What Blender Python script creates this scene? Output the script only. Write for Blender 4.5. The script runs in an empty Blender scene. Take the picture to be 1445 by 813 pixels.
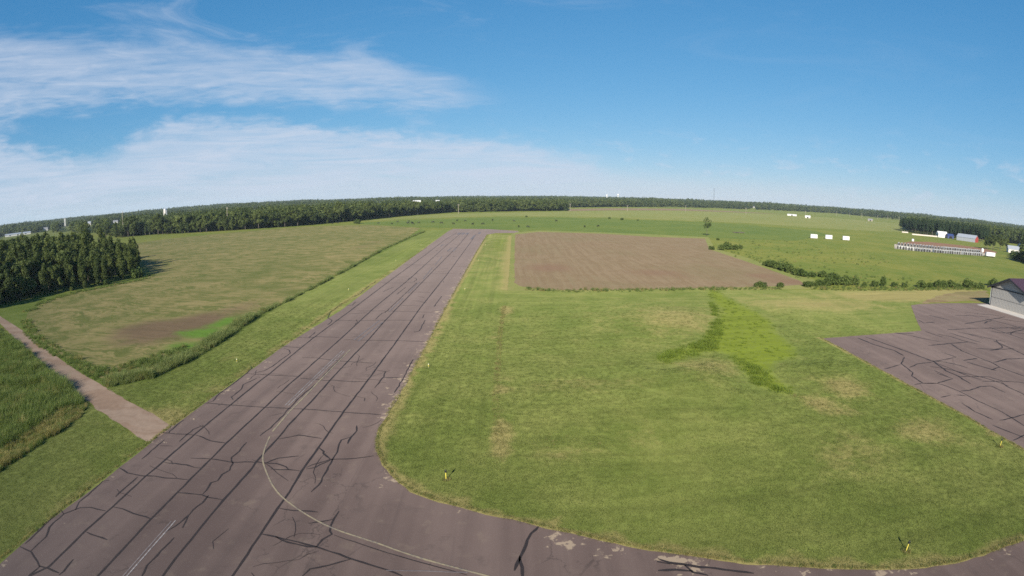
import bpy, math, random
import numpy as np
from mathutils import Vector, noise as mnoise
from mathutils.geometry import delaunay_2d_cdt

S = bpy.context.scene
COL = S.collection
rad = math.radians

# ------------------------------------------------------------------ camera
CAM_H, PITCH = 23.0, 0.172           # a small drone 23 m above the runway
cd = bpy.data.cameras.new('camera')
cd.type = 'PANO'                     # wide action-camera lens: an equidistant fisheye
cd.panorama_type = 'FISHEYE_LENS_POLYNOMIAL'
cd.sensor_fit = 'HORIZONTAL'; cd.sensor_width = 36.0; cd.sensor_height = 20.25
cd.fisheye_fov = rad(180)
cd.fisheye_polynomial_k0 = 0.0
cd.fisheye_polynomial_k1 = -1.0 / 18.735
cd.fisheye_polynomial_k2 = 0.0; cd.fisheye_polynomial_k3 = 0.0; cd.fisheye_polynomial_k4 = 0.0
cd.clip_start = 0.1; cd.clip_end = 40000
cam = bpy.data.objects.new('camera', cd); COL.objects.link(cam)
cam.location = (0, 0, CAM_H); cam.rotation_euler = (math.pi/2 - PITCH, 0, 0)
S.camera = cam

# ------------------------------------------------------------------ light and exposure
TO_SUN = Vector((-0.268, -0.850, 0.454)).normalized()
SUN_EL = math.asin(TO_SUN.z)
sd = bpy.data.lights.new('sun', 'SUN'); sd.energy = 4.6; sd.angle = rad(0.5); sd.color = (1.0, 0.92, 0.80)
sun = bpy.data.objects.new('sun', sd); COL.objects.link(sun)
sun.rotation_euler = TO_SUN.to_track_quat('Z', 'Y').to_euler()
S.view_settings.view_transform = 'Standard'; S.view_settings.look = 'None'
S.view_settings.gamma = 1.0; S.view_settings.use_curve_mapping = False
S.view_settings.exposure = 0.85
S.cycles.use_denoising = False; S.cycles.use_adaptive_sampling = False; S.cycles.pixel_filter_type = 'BLACKMAN_HARRIS'; S.cycles.filter_width = 1.6
S.cycles.max_bounces = 6; S.cycles.diffuse_bounces = 3; S.cycles.transparent_max_bounces = 8
S.cycles.volume_bounces = 0

W = bpy.data.worlds.new('World'); S.world = W; W.use_nodes = True


class NT:
    """small helper round a node tree"""
    def __init__(s, tree): s.t = tree; s.n = tree.nodes; s.l = tree.links
    def node(s, kind, **kw):
        nd = s.n.new(kind)
        for k, v in kw.items(): setattr(nd, k, v)
        return nd
    def put(s, sock, v):
        if isinstance(v, bpy.types.NodeSocket): s.l.new(v, sock)
        elif v is not None:
            if sock.type == 'RGBA' and len(v) == 3: v = (*v, 1)
            sock.default_value = v
    def m(s, op, a, b=None, c=None, clamp=False):
        nd = s.node('ShaderNodeMath', operation=op, use_clamp=clamp)
        s.put(nd.inputs[0], a)
        if b is not None: s.put(nd.inputs[1], b)
        if c is not None: s.put(nd.inputs[2], c)
        return nd.outputs[0]
    def vm(s, op, a, b):
        nd = s.node('ShaderNodeVectorMath', operation=op)
        s.put(nd.inputs[0], a); s.put(nd.inputs[1], b)
        return nd.outputs[0]
    def noise(s, vec, scale, detail=3.0, rough=0.55, dist=0.0):
        nd = s.node('ShaderNodeTexNoise'); s.put(nd.inputs['Vector'], vec)
        nd.inputs['Scale'].default_value = scale; nd.inputs['Detail'].default_value = detail
        nd.inputs['Roughness'].default_value = rough; nd.inputs['Distortion'].default_value = dist
        return nd.outputs['Fac']
    def sstep(s, x, lo, hi):
        nd = s.node('ShaderNodeMapRange', interpolation_type='SMOOTHSTEP')
        s.put(nd.inputs[0], x); s.put(nd.inputs[1], lo); s.put(nd.inputs[2], hi)
        return nd.outputs[0]
    def mix(s, f, a, b, mode='MIX'):
        nd = s.node('ShaderNodeMix', data_type='RGBA', blend_type=mode)
        s.put(nd.inputs[0], f); s.put(nd.inputs[6], a); s.put(nd.inputs[7], b)
        return nd.outputs[2]
    def attr(s, name):
        return s.node('ShaderNodeAttribute', attribute_name=name).outputs['Fac']
    def xyz(s, vec):
        nd = s.node('ShaderNodeSeparateXYZ'); s.put(nd.inputs[0], vec); return nd.outputs
    def comb(s, x, y, z):
        nd = s.node('ShaderNodeCombineXYZ')
        for i, v in enumerate((x, y, z)): s.put(nd.inputs[i], v)
        return nd.outputs[0]
    def curve(s, x, pts):
        nd = s.node('ShaderNodeFloatCurve'); c = nd.mapping.curves[0]
        while len(c.points) < len(pts): c.points.new(0.5, 0.5)
        for p, (a, b) in zip(c.points, pts): p.location = (a, b); p.handle_type = 'AUTO_CLAMPED'
        nd.mapping.use_clip = False; nd.mapping.update()
        s.put(nd.inputs['Value'], x)
        return nd.outputs[0]


def build_sky():
    t = NT(W.node_tree); t.n.clear()
    sky = t.node('ShaderNodeTexSky', sky_type='NISHITA', sun_disc=False)
    sky.sun_elevation = SUN_EL
    sky.sun_rotation = math.atan2(TO_SUN.x, TO_SUN.y)
    sky.altitude = 300; sky.air_density = 1.0; sky.dust_density = 0.0; sky.ozone_density = 2.5
    gen = t.node('ShaderNodeTexCoord').outputs['Generated']
    x, y, z = t.xyz(gen)[:3]
    az = t.m('MULTIPLY', t.m('ARCTAN2', x, y), 57.2958)
    el = t.m('MULTIPLY', t.m('ARCSINE', z), 57.2958)
    u = t.m('DIVIDE', t.m('ADD', az, 65.0), 130.0)
    def band(top, bot, weight):
        mk = lambda pts, k: t.curve(u, [((a + 65) / 130, e / k) for a, e in pts])
        return (t.m('MULTIPLY', mk(top, 25.), 25.), t.m('MULTIPLY', mk(bot, 25.), 25.), mk(weight, 1.))
    wisp = t.comb(t.m('MULTIPLY', az, 0.05), t.m('MULTIPLY', el, 0.22), t.m('MULTIPLY', y, 0.3))
    n1 = t.noise(wisp, 1.6, 7, 0.62, 0.6)
    n2 = t.noise(wisp, 5.0, 4, 0.52, 1.2)
    puff = t.comb(t.m('MULTIPLY', az, 0.09), t.m('MULTIPLY', el, 0.25), 0.0)
    n3 = t.noise(puff, 3.2, 7, 0.6, 0.3)
    n4 = t.noise(t.comb(t.m('MULTIPLY', az, 0.045), t.m('MULTIPLY', el, 0.50), 7.0), 2.2, 6, 0.62, 0.8)
    # long cirrus sheet
    t1, b1, w1 = band([(-65, 18.5), (-55.7, 17.6), (-40, 16.4), (-30, 16.0), (-17, 14.6), (-9.3, 13.2), (0, 10.8), (8, 10.2)],
                      [(-65, 10.6), (-55, 10.8), (-40, 11.2), (-30, 10.8), (-17, 10.3), (-9, 9.6), (0, 9.6), (8, 9.6)],
                      [(-65, 1), (-20, 0.95), (-9, .8), (-3, .45), (4, 0.0), (60, 0)])
    e1 = t.m('ADD', el, t.m('MULTIPLY', t.m('SUBTRACT', n1, .5), 7.0))
    e1 = t.m('ADD', e1, t.m('MULTIPLY', t.m('SUBTRACT', n2, .5), 2.0))
    c1 = t.m('MULTIPLY', t.sstep(t.m('SUBTRACT', e1, b1), -1.2, 1.6),
             t.m('SUBTRACT', 1.0, t.sstep(t.m('SUBTRACT', e1, t1), -2.2, 1.4)))
    c1 = t.m('MULTIPLY', t.m('MULTIPLY', c1, w1), t.m('ADD', -.26, t.m('ADD', t.m('MULTIPLY', n2, 0.50), t.m('MULTIPLY', n4, 1.05))))
    # heaped sheet above the horizon
    t2, b2, w2 = band([(-65, 8.2), (-56, 8.0), (-51, 6.8), (-46, 5.9), (-43, 6.3), (-39, 8.2), (-34, 9.3), (-24, 8.4), (-9, 6.6), (0, 6.0), (6, 4.8), (12, 3.0), (20, 2.2), (65, 2.0)],
                      [(-65, 0), (65, 0)],
                      [(-65, 1), (0, .95), (8, .7), (14, .42), (24, .25), (40, .16), (65, .16)])
    e2 = t.m('ADD', t.m('ADD', el, t.m('MULTIPLY', t.m('SUBTRACT', n3, .5), 4.5)), t.m('MULTIPLY', t.m('SUBTRACT', n2, .5), 1.6))
    c2 = t.m('SUBTRACT', 1.0, t.sstep(t.m('SUBTRACT', e2, t2), -1.6, 0.7))
    c2 = t.m('MULTIPLY', t.m('MULTIPLY', c2, w2), t.m('ADD', t.m('ADD', -0.30, t.m('MULTIPLY', n1, 0.65)), t.m('MULTIPLY', n4, 1.30)))
    # thin scattered veils in the blue
    veil = t.m('MULTIPLY', t.sstep(t.noise(wisp, 0.9, 7, .65, 1.0), 0.50, 0.82), 0.50)
    spots = t.m('MULTIPLY', t.sstep(n3, 0.52, 0.74), t.m('MULTIPLY', t.m('SUBTRACT', 1.0, t.sstep(el, 3.5, 9.0)), 0.45))
    left = t.m('SUBTRACT', 1.0, t.sstep(az, -30., 25.))
    veil = t.m('MULTIPLY', veil, t.m('ADD', 0.15, t.m('MULTIPLY', left, .85)))
    keep = lambda c: t.m('SUBTRACT', 1.0, c)
    c1 = t.m('MINIMUM', t.m('MAXIMUM', c1, 0.0), .9); c2 = t.m('MINIMUM', t.m('MAXIMUM', c2, 0.0), .9)
    clear = t.m('MULTIPLY', t.m('MULTIPLY', keep(c1), keep(c2)), t.m('MULTIPLY', keep(veil), keep(spots)))
    cov = t.m('SUBTRACT', 1.0, clear, clamp=True)
    cov = t.m('MULTIPLY', cov, t.sstep(el, -1.0, 0.5))
    ch = t.xyz(sky.outputs[0])     # deepen the clear sky to this camera's azure
    blue = t.comb(*[t.m('MULTIPLY', t.m('POWER', ch[k], SKY_POW[k]), SKY_TINT[k]) for k in range(3)])
    col = t.mix(cov, blue, CLOUD)
    bg = t.node('ShaderNodeBackground'); t.put(bg.inputs[0], col); bg.inputs[1].default_value = 0.10
    out = t.node('ShaderNodeOutputWorld'); t.l.new(bg.outputs[0], out.inputs[0])


SKY_POW = (1.03, 0.60, 0.44)
SKY_TINT = (.264, .871, 1.643)
CLOUD = (3.35, 3.75, 4.5)
build_sky()

# ------------------------------------------------------------------ helpers
rng = np.random.default_rng(11)
random.seed(5)


def tag(o, label=None, cat=None, group=None, kind=None):
    if label: o['label'] = label
    if cat: o['category'] = cat
    if group: o['group'] = group
    if kind: o['kind'] = kind
    return o


def link(name, data, parent=None):
    o = bpy.data.objects.new(name, data); COL.objects.link(o)
    if parent: o.parent = parent
    return o


def empty(name, loc, rz=0.0):
    o = link(name, None); o.location = loc; o.rotation_euler = (0, 0, rz); o.empty_display_size = .5
    return o


def copy_tree(o, parent=None):
    c = o.copy(); COL.objects.link(c); c.parent = parent
    for ch in list(o.children): copy_tree(ch, c)
    return c


def mesh(name, v, f, mats, mi=None, smooth=False):
    me = bpy.data.meshes.new(name)
    me.from_pydata([tuple(map(float, p)) for p in v], [], [tuple(map(int, q)) for q in f])
    for m in (mats if isinstance(mats, (list, tuple)) else [mats]): me.materials.append(m)
    if mi is not None: me.polygons.foreach_set('material_index', np.asarray(mi, dtype=np.int32))
    if smooth: me.polygons.foreach_set('use_smooth', np.ones(len(me.polygons), dtype=bool))
    me.update()
    return me


def fast_mesh(name, v, f, mats, mi=None, smooth=False):
    """numpy arrays: v (n,3), f (m,k) all faces with k corners"""
    me = bpy.data.meshes.new(name)
    n, (m, k) = len(v), f.shape
    me.vertices.add(n); me.vertices.foreach_set('co', np.ascontiguousarray(v, dtype=np.float32).ravel())
    me.loops.add(m * k); me.loops.foreach_set('vertex_index', np.ascontiguousarray(f, dtype=np.int32).ravel())
    me.polygons.add(m); me.polygons.foreach_set('loop_start', np.arange(0, m * k, k, dtype=np.int32))
    for mt in (mats if isinstance(mats, (list, tuple)) else [mats]): me.materials.append(mt)
    if mi is not None: me.polygons.foreach_set('material_index', np.asarray(mi, dtype=np.int32))
    if smooth: me.polygons.foreach_set('use_smooth', np.ones(m, dtype=bool))
    me.update(calc_edges=True); me.validate()
    return me


def set_attr(me, name, vals, dom='POINT'):
    a = me.attributes.new(name, 'FLOAT', dom); a.data.foreach_set('value', np.asarray(vals, dtype=np.float32))


class MB:
    """collects simple solids into one mesh"""
    def __init__(s): s.v = []; s.f = []; s.i = []
    def add(s, v, f, mi=0):
        b = len(s.v); s.v += [tuple(p) for p in v]; s.f += [tuple(b + k for k in q) for q in f]; s.i += [mi] * len(f)
    def box(s, x0, x1, y0, y1, z0, z1, mi=0):
        s.add([(x0, y0, z0), (x1, y0, z0), (x1, y1, z0), (x0, y1, z0), (x0, y0, z1), (x1, y0, z1), (x1, y1, z1), (x0, y1, z1)],
              [(0, 3, 2, 1), (4, 5, 6, 7), (0, 1, 5, 4), (1, 2, 6, 5), (2, 3, 7, 6), (3, 0, 4, 7)], mi)
    def prism(s, poly, axis, a, b, mi=0):
        """poly in the other two axes, extruded from a to b along axis"""
        def P(p, w):
            return {'x': (w, p[0], p[1]), 'y': (p[0], w, p[1]), 'z': (p[0], p[1], w)}[axis]
        n = len(poly)
        s.add([P(p, a) for p in poly] + [P(p, b) for p in poly],
              [tuple(range(n))[::-1], tuple(range(n, 2 * n))] + [(k, (k + 1) % n, n + (k + 1) % n, n + k) for k in range(n)], mi)
    def tube(s, pts, radii, seg=8, mi=0, cap=True):
        pts = [Vector(p) for p in pts]; rings = []; vs = []
        for k, p in enumerate(pts):
            d = (pts[min(k + 1, len(pts) - 1)] - pts[max(k - 1, 0)]).normalized()
            a = d.orthogonal().normalized() if abs(d.z) < .9 else Vector((1, 0, 0)) - d * d.x
            a.normalize(); b = d.cross(a)
            r = radii[k] if hasattr(radii, '__len__') else radii
            for q in range(seg):
                t = 2 * math.pi * q / seg
                vs.append(p + a * (r * math.cos(t)) + b * (r * math.sin(t)))
        fs = []
        for k in range(len(pts) - 1):
            for q in range(seg):
                fs.append((k * seg + q, k * seg + (q + 1) % seg, (k + 1) * seg + (q + 1) % seg, (k + 1) * seg + q))
        if cap:
            fs.append(tuple(range(seg))[::-1]); fs.append(tuple((len(pts) - 1) * seg + q for q in range(seg)))
        s.add(vs, fs, mi)
    def lathe(s, prof, seg=16, mi=0, c=(0, 0)):
        vs = []; fs = []
        for r, z in prof:
            for q in range(seg):
                t = 2 * math.pi * q / seg; vs.append((c[0] + r * math.cos(t), c[1] + r * math.sin(t), z))
        for k in range(len(prof) - 1):
            for q in range(seg):
                fs.append((k * seg + q, k * seg + (q + 1) % seg, (k + 1) * seg + (q + 1) % seg, (k + 1) * seg + q))
        fs.append(tuple(range(seg))[::-1]); fs.append(tuple((len(prof) - 1) * seg + q for q in range(seg)))
        s.add(vs, fs, mi)
    def data(s, name, mats, smooth=False): return mesh(name, s.v, s.f, mats, s.i, smooth)
    def build(s, name, mats, parent=None, smooth=False): return link(name, s.data(name, mats, smooth), parent)


# ------------------------------------------------------------------ materials
def material(name):
    m = bpy.data.materials.new(name); m.use_nodes = True
    t = NT(m.node_tree); b = t.n['Principled BSDF']
    return m, t, b


def bump(t, b, h, dist, strength=1.0):
    nd = t.node('ShaderNodeBump'); nd.inputs['Strength'].default_value = strength; nd.inputs['Distance'].default_value = dist
    t.put(nd.inputs['Height'], h); t.l.new(nd.outputs[0], b.inputs['Normal'])


def plain(name, col, rough=0.6, var=0.12, scale=3.0, metal=0.0, spec=0.4):
    m, t, b = material(name)
    pos = t.node('ShaderNodeTexCoord').outputs['Object']
    n = t.noise(pos, scale, 4, .6)
    f = t.m('ADD', 1.0 - var, t.m('MULTIPLY', n, 2 * var))
    t.put(b.inputs['Base Color'], t.mix(1.0, col, t.comb(f, f, f), 'MULTIPLY'))
    b.inputs['Roughness'].default_value = rough; b.inputs['Metallic'].default_value = metal
    b.inputs['Specular IOR Level'].default_value = spec
    return m


def geo_pos(t): return t.node('ShaderNodeNewGeometry').outputs['Position']


def grass(name, deep, light, dry, rough_h=0.05, dry_bias=0.0, mow=None, lush=(0.055, 0.13, 0.012), big=1.0):
    """turf: soil-scale patches, blade-scale grain; attributes dry / lush / ed steer where it is worn, wet or fringed"""
    m, t, b = material(name)
    p = geo_pos(t)
    n_big = t.noise(p, 0.022 * big, 5, .6, .4)
    n_mid = t.noise(p, 0.16 * big, 5, .62, .5)
    n_sm = t.noise(p, 1.1, 4, .65)
    n_fin = t.noise(p, 6.5, 3, .7)
    c = t.mix(t.sstep(t.m('ADD', t.m('MULTIPLY', n_big, .55), t.m('MULTIPLY', n_mid, .45)), .36, .66), deep, light)
    dn = t.m('ADD', t.m('MULTIPLY', n_mid, .6), t.m('MULTIPLY', n_sm, .5))
    dr = t.m('ADD', t.attr('dry'), dry_bias)
    c = t.mix(t.m('MULTIPLY', t.sstep(t.m('ADD', dn, dr), .62, 1.05), .85), c, dry)
    lu = t.attr('lush')
    c = t.mix(t.sstep(t.m('ADD', t.m('MULTIPLY', n_sm, .6), lu), .55, 1.1), c, lush)
    if mow:
        x, y, z = t.xyz(p)[:3]
        # mower passes: along the runway beside it, across the infield elsewhere
        s1 = t.noise(t.comb(t.m('MULTIPLY', x, .85), t.m('MULTIPLY', y, .012), 0.0), 1.0, 4, .65)
        s2 = t.noise(t.comb(t.m('MULTIPLY', x, .035), t.m('MULTIPLY', t.m('ADD', y, t.m('MULTIPLY', n_big, 8.0)), .65), 5.0), 1.0, 4, .65)
        k = t.sstep(t.m('ADD', x, t.m('MULTIPLY', n_mid, 4.0)), -3.0, 2.0)
        w = t.m('ADD', t.m('MULTIPLY', s2, k), t.m('MULTIPLY', s1, t.m('SUBTRACT', 1.0, k)))
        f = t.m('ADD', .58, t.m('MULTIPLY', w, .84))
        c = t.mix(1.0, c, t.comb(f, f, f), 'MULTIPLY')
    g = t.m('ADD', .52, t.m('ADD', t.m('MULTIPLY', n_fin, .62), t.m('MULTIPLY', n_sm, .34)))
    c = t.mix(1.0, c, t.comb(g, g, g), 'MULTIPLY')
    t.put(b.inputs['Base Color'], c)
    b.inputs['Roughness'].default_value = .9; b.inputs['Specular IOR Level'].default_value = .12; b.inputs['Diffuse Roughness'].default_value = 1.0
    h = t.m('ADD', t.m('MULTIPLY', n_fin, .6), n_sm)
    bump(t, b, h, rough_h, .9)
    return m


GRASS_MOWN = grass('mown_grass', (.078, .100, .021), (.126, .139, .038), (.175, .148, .058), .05, mow=1.55, lush=(.092, .118, .009))
GRASS_PASTURE = grass('pasture_grass', (0.071, 0.095, 0.016), (0.116, 0.119, 0.025), (0.166, 0.130, 0.049), .12, .06)
GRASS_DARK = grass('grazed_grass', (0.058, 0.085, 0.017), (0.083, 0.103, 0.021), (0.124, 0.119, 0.042), .10)
GRASS_HAY = grass('hay_meadow', (0.100, 0.117, 0.031), (0.132, 0.133, 0.043), (0.176, 0.140, 0.068), .10, .08)
GRASS_ROUGH = grass('rough_grass', (.058, .082, .014), (.092, .114, .024), (.148, .129, .046), .15, .05)


def asphalt_mat():
    m, t, b = material('aged_asphalt')
    p = geo_pos(t)
    x, y, z = t.xyz(p)[:3]
    lane = t.noise(t.comb(t.m('MULTIPLY', x, .45), t.m('MULTIPLY', y, .012), 0.0), 1.0, 2, .5)
    n_big = t.noise(p, .05, 5, .6, .5)
    n_mid = t.noise(p, .6, 4, .6)
    n_fin = t.noise(p, 9.0, 3, .75)
    c = t.mix(t.sstep(t.m('ADD', t.m('MULTIPLY', n_big, .6), t.m('MULTIPLY', lane, .4)), .35, .66), ASPH_A, ASPH_B)
    c = t.mix(t.m('MULTIPLY', t.sstep(n_mid, .55, .75), .25), c, (.175, .140, .105))
    f = t.m('ADD', .80, t.m('MULTIPLY', n_fin, .40))
    c = t.mix(1.0, c, t.comb(f, f, f), 'MULTIPLY')
    # hairline crazing, drip stains and old rubber in the wheel lanes
    vo = t.node('ShaderNodeTexVoronoi', feature='DISTANCE_TO_EDGE'); vo.inputs['Scale'].default_value = 1.0
    t.l.new(t.comb(t.m('ADD', t.m('MULTIPLY', x, .30), t.m('MULTIPLY', n_mid, .9)), t.m('ADD', t.m('MULTIPLY', y, .17), t.m('MULTIPLY', n_mid, .9)), 0.0), vo.inputs['Vector'])
    cr = t.m('SUBTRACT', 1.0, t.sstep(vo.outputs['Distance'], .006, .020))
    cr = t.m('MULTIPLY', cr, t.sstep(t.noise(p, .10, 3, .6), .48, .60))
    c = t.mix(t.m('MULTIPLY', cr, .55), c, (.035, .027, .025))
    rub = t.noise(t.comb(t.m('MULTIPLY', x, 1.1), t.m('MULTIPLY', y, .025), 3.0), 1.0, 4, .6)
    c = t.mix(t.m('MULTIPLY', t.sstep(rub, .54, .72), .28), c, (.050, .038, .036))
    c = t.mix(t.m('MULTIPLY', t.sstep(t.noise(p, .33, 4, .7), .56, .72), .42), c, (.055, .042, .038))
    # ravelled surface: bare tan aggregate shows in patches
    wn = t.m('ADD', t.m('MULTIPLY', t.noise(p, 1.15, 6, .68, .3), .8), t.m('MULTIPLY', t.noise(p, .35, 2, .5), .35))
    c = t.mix(t.m('MULTIPLY', t.attr('baked_brightening'), .55), c, (.150, .117, .102))     # painted brightness falloff: paler farther down the runway, even lift on the apron
    wm = t.sstep(t.m('ADD', wn, t.attr('worn')), .79, .83)
    c = t.mix(t.m('MULTIPLY', wm, .8), c, (.24, .19, .138))
    t.put(b.inputs['Base Color'], c)
    b.inputs['Roughness'].default_value = .88; b.inputs['Specular IOR Level'].default_value = .25; b.inputs['Diffuse Roughness'].default_value = 1.0
    bump(t, b, t.m('SUBTRACT', n_fin, t.m('MULTIPLY', wm, .6)), .012, .8)
    return m


ASPH_A, ASPH_B = (.070, .050, .045), (.110, .081, .072)
ASPHALT = asphalt_mat()
SEAL = plain('crack_sealant', (.032, .024, .022), .75, .25, 1.2, spec=.25)


def paint_mat(name, col, wear):
    m, t, b = material(name)
    p = geo_pos(t)
    n = t.noise(p, 5.0, 5, .7)
    n2 = t.noise(p, .7, 3, .6)
    k = t.sstep(t.m('ADD', t.m('MULTIPLY', n, .6), t.m('MULTIPLY', n2, .4)), wear - .12, wear + .12)
    t.put(b.inputs['Base Color'], t.mix(k, (.13, .105, .10), col)); b.inputs['Roughness'].default_value = .8
    return m


PAINT_W = paint_mat('worn_white_paint', (.38, .345, .325), .48)
PAINT_F = paint_mat('faded_white_paint', (.22, .18, .165), .52)
PAINT_Y = paint_mat('worn_yellow_paint', (.30, .238, .14), .46)


def soil_mat(name, a, bcol, rows, row_dir, green, green_amt, red=(.16, .085, .06), wig=26.0, fine=.55, rowamp=.06):
    """cropland: drilled rows along row_dir, stubble, weeds and barer reddish soil (attribute dry)"""
    m, t, b = material(name)
    p = geo_pos(t)
    x, y, z = t.xyz(p)[:3]
    n_big = t.noise(p, .02, 5, .6, .6); n_mid = t.noise(p, .14, 5, .62, .4); n_sm = t.noise(p, .9, 4, .7)
    ca, sa = math.cos(row_dir), math.sin(row_dir)
    along = t.m('ADD', t.m('MULTIPLY', x, ca), t.m('MULTIPLY', y, sa))
    across = t.m('SUBTRACT', t.m('MULTIPLY', y, ca), t.m('MULTIPLY', x, sa))
    across = t.m('ADD', across, t.m('MULTIPLY', n_big, wig))
    st = t.noise(t.comb(t.m('MULTIPLY', along, .03), t.m('MULTIPLY', across, fine), 0.0), 1.0, 4, .65)
    row = t.m('SINE', t.m('MULTIPLY', across, rows))
    c = t.mix(t.sstep(t.m('ADD', t.m('MULTIPLY', n_mid, .4), t.m('MULTIPLY', st, .6)), .43, .57), a, bcol)
    c = t.mix(t.m('MULTIPLY', t.sstep(t.m('ADD', t.m('MULTIPLY', n_big, .6), t.m('MULTIPLY', st, .4)), .45, .68), green_amt), c, green)
    c = t.mix(t.m('MULTIPLY', t.sstep(t.m('ADD', t.m('ADD', t.m('MULTIPLY', n_sm, .25), t.m('MULTIPLY', n_mid, .5)), t.attr('dry')), .70, 1.25), .85), c, red)
    c = t.mix(t.sstep(t.m('ADD', t.m('ADD', t.m('MULTIPLY', n_sm, .35), t.m('MULTIPLY', n_mid, .45)), t.attr('lush')), .75, 1.15), c, (.062, .115, .016))
    f = t.m('ADD', .78, t.m('ADD', t.m('MULTIPLY', row, rowamp), t.m('MULTIPLY', n_sm, .44)))
    c = t.mix(1.0, c, t.comb(f, f, f), 'MULTIPLY')
    t.put(b.inputs['Base Color'], c); b.inputs['Roughness'].default_value = .95; b.inputs['Specular IOR Level'].default_value = .1; b.inputs['Diffuse Roughness'].default_value = 1.0
    bump(t, b, t.m('ADD', t.m('MULTIPLY', row, .25), n_sm), .12, .8)
    return m


STUBBLE = soil_mat('stubble_field', (.072, .080, .022), (.155, .128, .056), 1.9, rad(-8), (.052, .070, .016), .60, (.088, .058, .038), 40.0, 1.25, .04)
PLOUGH = soil_mat('tilled_field', (0.117, 0.085, 0.050), (0.135, 0.101, 0.063), 1.55, rad(90), (0.088, 0.085, 0.038), .35, (.116, .074, .048), wig=6.0, fine=.8, rowamp=.022)
DIRT = soil_mat('track_dirt', (0.169, 0.118, 0.086), (0.205, 0.152, 0.117), .4, rad(0), (0.144, 0.111, 0.078), .3, (0.144, 0.096, 0.070))
REDSOIL = soil_mat('bare_red_soil', (0.120, 0.072, 0.047), (0.150, 0.079, 0.054), .5, rad(0), (0.090, 0.086, 0.036), .3)
GRAVEL = soil_mat('pale_gravel', (0.225, 0.203, 0.165), (0.270, 0.247, 0.210), .5, rad(0), (0.165, 0.150, 0.105), .3, (0.188, 0.150, 0.112))
CONCRETE = plain('weathered_concrete', (.52, .47, .41), .85, .14, .8)


def leaf_mat(name, dark, light, trans=.22):
    m, t, b = material(name)
    oi = t.node('ShaderNodeObjectInfo').outputs['Random']
    v = t.m('ADD', t.m('MULTIPLY', t.attr('v'), .48), t.m('MULTIPLY', oi, .52))
    c = t.mix(v, dark, light)
    t.put(b.inputs['Base Color'], c); b.inputs['Roughness'].default_value = .7; b.inputs['Specular IOR Level'].default_value = .2
    tr = t.node('ShaderNodeBsdfTranslucent'); t.put(tr.inputs[0], t.mix(1.0, c, (1.1, 1.15, .6), 'MULTIPLY'))
    ms = t.node('ShaderNodeMixShader'); ms.inputs[0].default_value = trans
    t.l.new(b.outputs[0], ms.inputs[1]); t.l.new(tr.outputs[0], ms.inputs[2])
    t.l.new(ms.outputs[0], t.n['Material Output'].inputs['Surface'])
    return m


LEAF = leaf_mat('broadleaf_foliage', (.026, .048, .013), (.140, .168, .044), .3)
LEAF_PALE = leaf_mat('pale_foliage', (.040, .065, .018), (.090, .120, .036))
NEEDLE = leaf_mat('pine_needles', (.014, .030, .010), (.034, .058, .018), .1)
SHRUB = leaf_mat('shrub_foliage', (.050, .084, .018), (.135, .175, .045), .35)
BLADE = leaf_mat('tall_grass_blades', (.088, .135, .026), (.200, .240, .075), .42)
BLADE_DRY = leaf_mat('dry_grass_blades', (.22, .195, .060), (.36, .31, .13), .4)
BANK_BLADE = leaf_mat('bank_grass_blades', (.125, .165, .045), (.27, .30, .115), .42)
BLADE_LUSH = leaf_mat('lush_grass_blades', (.110, .165, .022), (.175, .225, .038), .35)
TURF_BLADE = leaf_mat('turf_blades', (.054, .077, .014), (.096, .116, .028), .38)
SWALE_BLADE = leaf_mat('swale_blades', (.150, .215, .026), (.235, .290, .046), .48)
BARK = plain('grey_bark', (.13, .11, .09), .9, .3, 4)
BARK_PALE = plain('pale_birch_bark', (.34, .31, .26), .85, .25, 4)
WHITE = plain('white_painted_metal', (.70, .69, .66), .45, .06, 1.2)
PLASTIC = plain('white_hutch_plastic', (.50, .49, .45), .5, .08, 1.0)
DARK = plain('dark_opening', (.012, .012, .013), .9, .1)
GREYMETAL = plain('galvanised_roofing', (.42, .44, .46), .45, .12, .6, metal=.3)
REDWALL = plain('barn_red_boards', (.30, .045, .035), .7, .15, 1.0)
BLUE = plain('blue_tarpaulin', (.03, .05, .16), .6, .15, 1.0)
POLEWOOD = plain('weathered_pole_timber', (.30, .26, .20), .85, .15, 2.0)
YELLOW = plain('yellow_marker_paint', (.72, .60, .10), .5, .08, 6)
BLACK = plain('black_cap_plastic', (.015, .015, .016), .5, .1, 6)
LENS = plain('frosted_lamp_glass', (.75, .74, .66), .25, .05, 6)
MAROON = plain('maroon_roof_sheet', (.060, .030, .042), .5, .12, .8)
FASCIA = plain('charcoal_trim', (.030, .030, .036), .5, .1, 1.0)
SIDING = plain('pale_grey_siding', (.35, .335, .31), .55, .07, .5)
COWHIDE = plain('black_hide', (.012, .011, .010), .6, .3, 2.0)
HOUSEWALL = plain('pale_house_wall', (.62, .60, .55), .7, .1, .5)
HOUSEROOF = plain('grey_shingle_roof', (.22, .22, .23), .8, .15, .8)
STAVE = plain('pale_silo_staves', (.52, .50, .47), .8, .18, .5)


# ------------------------------------------------------------------ land
def hills(x, y):
    r = np.hypot(x, y)
    k = np.clip((r - 1300) / 1900, 0, 1); k = k * k * (3 - 2 * k)
    return k * (6.0 + 5.0 * np.sin(x * .0011 + 1.0) * np.cos(y * .0009) + 3.0 * np.sin(x * .0031 + y * .0023))


def inside(poly, x, y):
    c = np.zeros(x.shape, bool); n = len(poly)
    for k in range(n):
        (xa, ya), (xb, yb) = poly[k], poly[(k + 1) % n]
        hit = ((ya > y) != (yb > y)) & (x < (xb - xa) * (y - ya) / ((yb - ya) or 1e-9) + xa)
        c ^= hit
    return c


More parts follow.
